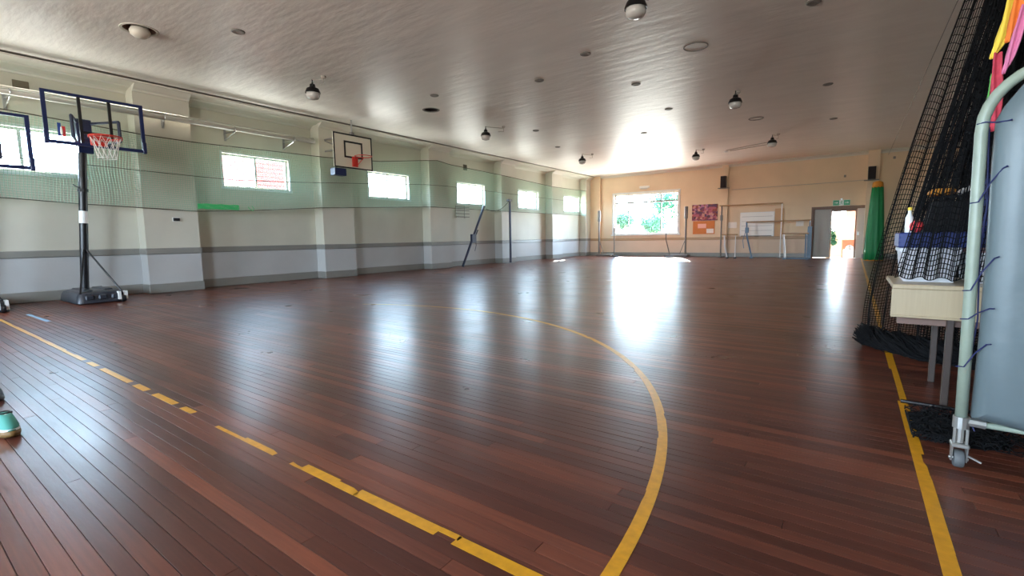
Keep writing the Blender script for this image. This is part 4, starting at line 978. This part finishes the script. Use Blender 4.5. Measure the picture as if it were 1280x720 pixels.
MB().prism([(.38, C0), (.60, C0), (.635, C0+.2), (.42, C0+.2)], 4.2, 4.45, 'Y').obj('body', 'blackcase', t)
MB().tube([(.46, 4.3, C0+.2), (.47, 4.3, C0+.235), (.56, 4.3, C0+.235), (.57, 4.3, C0+.2)], .008, 6).obj('handle', 'blackcase', t)
tag(MB().cbox((.645, 4.2, C0), (.9, 4.5, C0+.36), .02).obj('blue_bin', 'blueplastic'), 'tall dark blue bin behind the trolley pipe, beside the black case', 'bin')
tag(MB().lathe([(.001, 0), (.02, .003), (.035, .02), (.04, .04), (.035, .06), (.02, .077), (.001, .08)], (.345, 4.22, C0), 14, capends=False).obj('red_ball', 'logo_red', smooth=True), 'small red ball beside the black case on the blue crate', 'ball')
t = thing('bottle', (.305, 4.24, C0), 'small white bottle beside the red ball on the blue crate', 'bottle')
MB().lathe([(.02, 0), (.022, .01), (.022, .10), (.01, .13), (.01, .15)], (.305, 4.24, C0), 12).obj('body', 'white', t, auto=True); MB().cyl((.305, 4.24, C0+.15), (.305, 4.24, C0+.17), .012).obj('cap', 'yellowcloth', t)
tag(MB().cbox((.40, 4.2, C0+.245), (.53, 4.42, C0+.285), .015).obj('orange_cloth', 'orange'), 'orange folded cloth lying on the black case', 'cloth')
def rag(u, v): return (.545+.09*u, 4.24+.1*v, C0+.255+.05*u+.02*math.sin(u*9)*math.cos(v*7))
mb = MB().grid(rag, 10, 6); mb.v += []
o = mb.obj('white_rag', 'string', fix=False); sm = o.modifiers.new('thick', 'SOLIDIFY'); sm.thickness = .006
tag(o, 'crumpled white rag beside the orange cloth on top of the black case', 'rag')

# black rope net: gathered curtain behind the table, a second drape over the things
def lerp3(tab, s_):
    k = s_*(len(tab)-1); i = min(int(k), len(tab)-2); f_ = k-i
    return Vector(tab[i])*(1-f_)+Vector(tab[i+1])*f_
topA = [(.95, 5.05, 4.2), (.98, 4.95, 4.2), (1.0, 4.8, 4.2), (1.15, 4.75, 4.2), (1.6, 4.7, 4.2), (2.2, 4.7, 4.2)]
midA = [(.27, 5.58, 1.45), (.50, 5.4, 1.45), (.7, 5.25, 1.45), (1.0, 5.0, 1.45), (1.5, 4.9, 1.45), (2.2, 4.8, 1.45)]
botA = [(.12, 5.74, .05), (.34, 5.50, .05), (.62, 5.25, .05), (1.0, 5.08, .05), (1.5, 4.95, .05), (2.2, 4.85, .05)]
def sheetA(u, v):
    b, m_, t_ = lerp3(botA, u), lerp3(midA, u), lerp3(topA, u)
    c = m_*2-(b+t_)*.5
    p = b*(1-v)**2+c*2*v*(1-v)+t_*v*v
    w = .09*(1-.55*v)
    return (p.x+w*.35*math.sin(u*70+v*2), p.y+w*math.sin(u*70+.6*math.sin(v*3)), max(p.z+.02*math.sin(u*31+v*11), .03))
topB = [(.98, 4.62, 4.2), (1.0, 4.55, 4.2), (1.02, 4.5, 4.2), (1.2, 4.4, 4.2), (1.7, 4.35, 4.2)]
midB = [(.50, 4.12, 2.1), (.58, 4.05, 2.1), (.75, 4.02, 2.1), (1.0, 4.0, 2.1), (1.5, 4.0, 2.1)]
botB = [(.235, 4.02, .80), (.42, 4.0, .80), (.62, 3.98, .80), (.9, 3.97, .80), (1.5, 3.97, .80)]
def sheetB(u, v):
    b, m_, t_ = lerp3(botB, u), lerp3(midB, u), lerp3(topB, u)
    c = m_*2-(b+t_)*.5
    p = b*(1-v)**2+c*2*v*(1-v)+t_*v*v
    w = .022+.05*v
    return (p.x+w*.3*math.sin(u*80+v*3), p.y+w*math.sin(u*80+v*2)-.02, p.z+.01*math.sin(u*47+v*9))
t = thing('cargo_net', (.6, 5.2, 0), 'black rope net curtain bunched from ceiling to floor over the stored things', 'net')
MB().netting(sheetA, 130, 96, .0036).obj('netting', 'blacknet', t, fix=False)
MB().netting(sheetB, 72, 62, .0034).obj('netting', 'blacknet', t, fix=False)
def sheetC(u, v):
    p = sheetA(.25+.75*u, v); return (p[0]+.10, p[1]-.12-.06*math.sin(u*55), p[2])
MB().netting(sheetC, 110, 90, .004).obj('netting', 'blacknet', t, fix=False)
def sheetD(u, v):
    p = sheetA(.12+.88*u, .30+.70*v); q = .06+.08*v
    return (p[0]+.03+.05*v, p[1]-q-.05*math.sin(u*64+v*3), p[2])
MB().netting(sheetD, 170, 78, .0042).obj('netting', 'blacknet', t, fix=False)
def sheetE(u, v):
    p = sheetB(.25+.75*u, .34+.66*v); return (p[0]+.02, p[1]+.06+.03*math.sin(u*50), p[2])
MB().netting(sheetE, 120, 60, .0045).obj('netting', 'blacknet', t, fix=False)
def roll(pts, r0, seed, n=26, sq=.6):
    r = random.Random(seed); mb = MB()
    for k in range(n):
        a = r.uniform(0, 2*math.pi); rr = r0*math.sqrt(r.random()); ph = r.random()*6
        q = []
        for i in range(17):
            p = lerp3(pts, i/16); aa = a+i*.5+ph*.1
            q.append((p.x+rr*.5*math.cos(aa)+r.gauss(0, .008), p.y+rr*math.cos(aa)+r.gauss(0, .01), max(.012, r0*sq+rr*sq*math.sin(aa)+r.gauss(0, .008))))
        mb.tube(q, r.uniform(.003, .0065), 4, caps=False)
    return mb
mb = roll([(.11, 5.78, 0), (.3, 5.5, 0), (.55, 5.25, 0), (.9, 5.05, 0), (1.6, 4.9, 0)], .125, 3, 190, .8)
o = mb.obj('gathered_hem', 'blacknet', t, fix=False); o['kind'] = 'stuff'
core = MB().tube([(.14, 5.72, .075), (.3, 5.5, .08), (.55, 5.25, .08), (.9, 5.05, .08), (1.6, 4.9, .08)], .075, 10)
core.obj('hem_core', 'blacknet', t, smooth=True)
mb = MB(); r = random.Random(11)
for k in range(240):
    a = r.random()*6.28; cx, cy = .46+r.gauss(0, .10), 3.42+r.gauss(0, .10); q = []
    x, y_ = cx, cy
    for i in range(9):
        x += math.cos(a)*.03; y_ += math.sin(a)*.03; a += r.gauss(0, .7)
        q.append((min(max(x, .31), .8), min(max(y_, 3.18), 3.7), .012+.055*r.random()*max(0, 1-((x-.52)/.3)**2)))
    mb.tube(q, .0032, 4, caps=False)
o = tag(mb.obj('net_pile', 'blacknet', fix=False), 'flat heap of black net on the floor beside the trolley caster', 'net')
def heap(u, v):
    a = u*2*math.pi; q = v
    return (.52+.2*q*math.cos(a), 3.42+.22*q*math.sin(a), .006+.05*(1-q*q))
MB().grid(heap, 20, 5).obj('heap_body', 'blacknet', o, org=o.location, smooth=True)
tag(MB().cyl((.30, 3.86, .014), (1.5, 3.78, .014), .012, 8).obj('floor_bar', 'blacksteel'), 'thin dark bar lying on the floor under the table, its end over the yellow line', 'bar')

# cloths hung on the net
def strip(pts, w, m_, name, label, cat, ax=(1, 0, 0)):
    mb = MB(); A = Vector(ax).normalized()
    def fn(u, v):
        p = lerp3([q[0] for q in pts], v); ww = pts[min(int(v*(len(pts)-1)), len(pts)-2)][1]*(1-(v*(len(pts)-1)) % 1)+pts[min(int(v*(len(pts)-1))+1, len(pts)-1)][1]*((v*(len(pts)-1)) % 1) if v < 1 else pts[-1][1]
        d = A*((u-.5)*ww); return (p.x+d.x, p.y+d.y+.012*math.sin(u*8+v*5), p.z+d.z)
    o = mb.grid(fn, 6, 12).obj(name, m_, fix=False, smooth=True); s_ = o.modifiers.new('thick', 'SOLIDIFY'); s_.thickness = .006
    return tag(o, label, cat)
YC = 3.55
strip([((.545, YC+.035, 1.995), .012), ((.575, YC+.035, 2.09), .05), ((.60, YC+.035, 2.18), .06), ((.62, YC+.035, 2.4), .05)], 0, 'yellowcloth', 'yellow_bib', 'yellow cloth tip hanging on the black net at the top edge', 'cloth')
strip([((.592, YC-.02, 2.05), .02), ((.60, YC-.02, 2.12), .035), ((.615, YC-.02, 2.2), .05), ((.64, YC-.02, 2.4), .05)], 0, 'orangecloth', 'orange_bib', 'orange cloth hanging between the yellow and pink cloths', 'cloth')
strip([((.578, YC-.075, 1.885), .01), ((.592, YC-.075, 1.97), .03), ((.612, YC-.075, 2.08), .035), ((.64, YC-.075, 2.2), .04)], 0, 'pinkcloth', 'pink_bib', 'pink pointed cloth hanging lowest beside the orange cloth', 'cloth')
strip([((.575, YC+.03, 1.62), .03), ((.572, YC+.03, 1.75), .045), ((.568, YC+.03, 1.88), .045), ((.568, YC+.03, 2.02), .03)], 0, 'redstrap', 'red_strap', 'red woven strap hanging in front of the black net', 'strap')
strip([((.545, YC+.05, 1.72), .012), ((.55, YC+.05, 1.80), .02), ((.556, YC+.05, 1.92), .008)], 0, 'greencloth', 'green_ribbon', 'lime green ribbon hanging beside the red strap', 'ribbon')

# mat trolley
FY = 2.93
t = thing('mat_trolley', (.45, FY, 0), 'pale pipe trolley on casters holding a laced blue grey vinyl mat', 'trolley')
path = [(.448, FY, .20), (.443, FY, .7), (.437, FY, 1.2), (.432, FY, 1.52)]
for k in range(1, 9):
    a = math.radians(180-k*90/8); path.append((.432+.24+.24*math.cos(a), FY, 1.54+.25*math.sin(a)))
path += [(1.2, FY, 1.80), (2.2, FY, 1.80)]
fr = MB().tube(path, .0225, 12)
fr.tube([(.448, FY, .22), (2.2, FY, .20)], .014, 8).tube([(2.2, FY, .2), (2.2, FY, 1.8)], .0225, 10)
fr.obj('frame', 'trolley', t, smooth=True)
MB().cyl((.449, FY, .19), (.449, FY, .245), .03, 12).cyl((.449, FY, .225), (.53, FY, .22), .02, 8).obj('collar', 'chrome', t)
def caster(cx):
    c = MB().cyl((cx, FY, .12), (cx, FY, .2), .014, 8).cbox((cx-.032, FY-.03, .10), (cx+.032, FY+.03, .118), .004)
    for s_ in (-1, 1): c.prism([(FY-.026, .11), (FY+.026, .11), (FY+.012, .03), (FY-.012, .03)], cx+s_*.026-.003, cx+s_*.026+.003, 'X')
    c.tube([(cx-.022, FY-.014, .19), (cx-.022, FY-.014, .11)], .006, 6).tube([(cx+.022, FY-.014, .19), (cx+.022, FY-.014, .11)], .006, 6)
    c.cyl((cx-.034, FY, .042), (cx+.034, FY, .042), .007, 8)
    co = c.obj('caster', 'chrome', t)
    MB().lathe([(.012, -.018), (.036, -.018), (.041, -.010), (.041, .010), (.036, .018), (.012, .018)], (cx, FY, .0412), 18, 'X').obj('wheel', 'rubber', co, auto=True)
    MB().tube([(cx+.03, FY, .06), (cx+.075, FY-.02, .045)], .005, 6).obj('brake', 'chrome', co)
caster(.450); caster(2.18)
def matpt(side):
    out = [(.480, .25), (.484, .6), (.482, 1.0), (.474, 1.4), (.476, 1.57), (.50, 1.63), (.55, 1.71), (.62, 1.75), (2.14, 1.74), (2.14, .16), (1.2, .18), (.66, .222)]
    return out
poly = matpt(0); mb = MB(); cxm = sum(p[0] for p in poly)/len(poly); czm = sum(p[1] for p in poly)/len(poly)
N_ = len(poly); lay = []
for yo, ins in ((-.055, .03), (-.075, .09), (-.03, .0), (.03, .0), (.06, .03)): lay.append((yo, ins))
lay = sorted(lay)
def ins_poly(i): return [(cxm+(x-cxm)*(1-i*.9/abs(x-cxm if abs(x-cxm) > .2 else 1)), czm+(z-czm)*(1-i*.9/max(abs(z-czm), .4))) for x, z in poly]
rings = [(FY-.072, .10), (FY-.066, .05), (FY-.05, .018), (FY-.02, 0.0), (FY+.02, 0.0), (FY+.05, .018), (FY+.066, .05)]
v = []; f = []
for yy_, i in rings: v += [(x, yy_, z) for x, z in ins_poly(i)]
for k in range(len(rings)-1):
    for j in range(N_): f.append((k*N_+j, k*N_+(j+1) % N_, (k+1)*N_+(j+1) % N_, (k+1)*N_+j))
f += [tuple(reversed(range(N_))), tuple((len(rings)-1)*N_+j for j in range(N_))]
mb.add(v, f); mo = mb.obj('mat', 'vinyl', t, auto=True)
for zz, dz_, sag in ((1.56, -.005, .01), (1.22, .14, .01), (.83, .15, -.01), (.70, .06, .02), (.48, .12, .0)):
    MB().tube([(.438-.024, FY-.01, zz), (.438, FY-.027, zz+.004), (.47, FY-.03, zz+dz_*.6), (.50, FY-.055, zz+dz_), (.51, FY-.075, zz+dz_*1.05)], .003, 5).obj('lacing_cord', 'cord', t)
MB().tube([(.46, FY+.03, 1.55), (.475, FY+.03, 1.2), (.465, FY+.03, 1.0), (.478, FY+.03, .7), (.462, FY+.03, .45), (.47, FY+.03, .24), (.49, FY, .2), (.495, FY-.01, .185)], .0035, 5).obj('lacing_cord', 'cord', t)

# ---------------------------------------------------------------- shoes at the picture edge
def shoe(x, y, s_, mu, ms, mt, label):
    t = thing('sneaker', (x, y, 0), label, 'shoe')
    # toe points to +X
    def outline(k, wd): 
        a = k*2*math.pi/20; ca, sa = math.cos(a), math.sin(a); w = wd*(1-.18*(ca < 0)*-ca)*(1+.12*ca)
        return (x-.14+.14*ca, y+w*sa)
    def layer(z, wd, tip=0, lift=0):
        out = []
        for k in range(20):
            px, py = outline(k, wd); u = (px-(x-.28))/.28
            out.append((px-tip*u, py, z+lift*max(0, u-.7)))
        return out
    def loft(ls):
        v = [p for l in ls for p in l]; n = 20
        return MB().add(v, [(i*n+j, i*n+(j+1) % n, (i+1)*n+(j+1) % n, (i+1)*n+j) for i in range(len(ls)-1) for j in range(n)]+[tuple(reversed(range(n))), tuple((len(ls)-1)*n+j for j in range(n))])
    loft([layer(.001, .042, 0, .05), layer(.015, .048, 0, .05), layer(.036, .047, .004, .04)]).obj('sole', ms, t, smooth=True)
    loft([layer(.036, .044, .006, .04), layer(.06, .043, .02, .02), layer(.085, .036, .06), layer(.105, .03, .12), layer(.11, .022, .14)]).obj('upper', mu, t, smooth=True)
    loft([layer(.03, .0455, .002, .03), layer(.05, .045, .012, .02)]).obj('foxing', mt, t)
    for k in range(3): MB().tube([(x-.10-k*.03, y-.025, .082+k*.008), (x-.11-k*.03, y, .094+k*.008), (x-.10-k*.03, y+.025, .082+k*.008)], .004, 5).obj('lace', 'string', t)
    MB().torus((x-.22, y, .108), .03, .008, 16, 5).obj('collar', 'black', t)
shoe(-3.83, .44, 1, 'teal', 'brown_sole', 'white', 'teal shoe with brown sole poking in at the picture edge')
shoe(-4.80, .50, 1, 'black', 'black', 'black', 'black shoe toe just beyond the teal shoe at the picture edge')
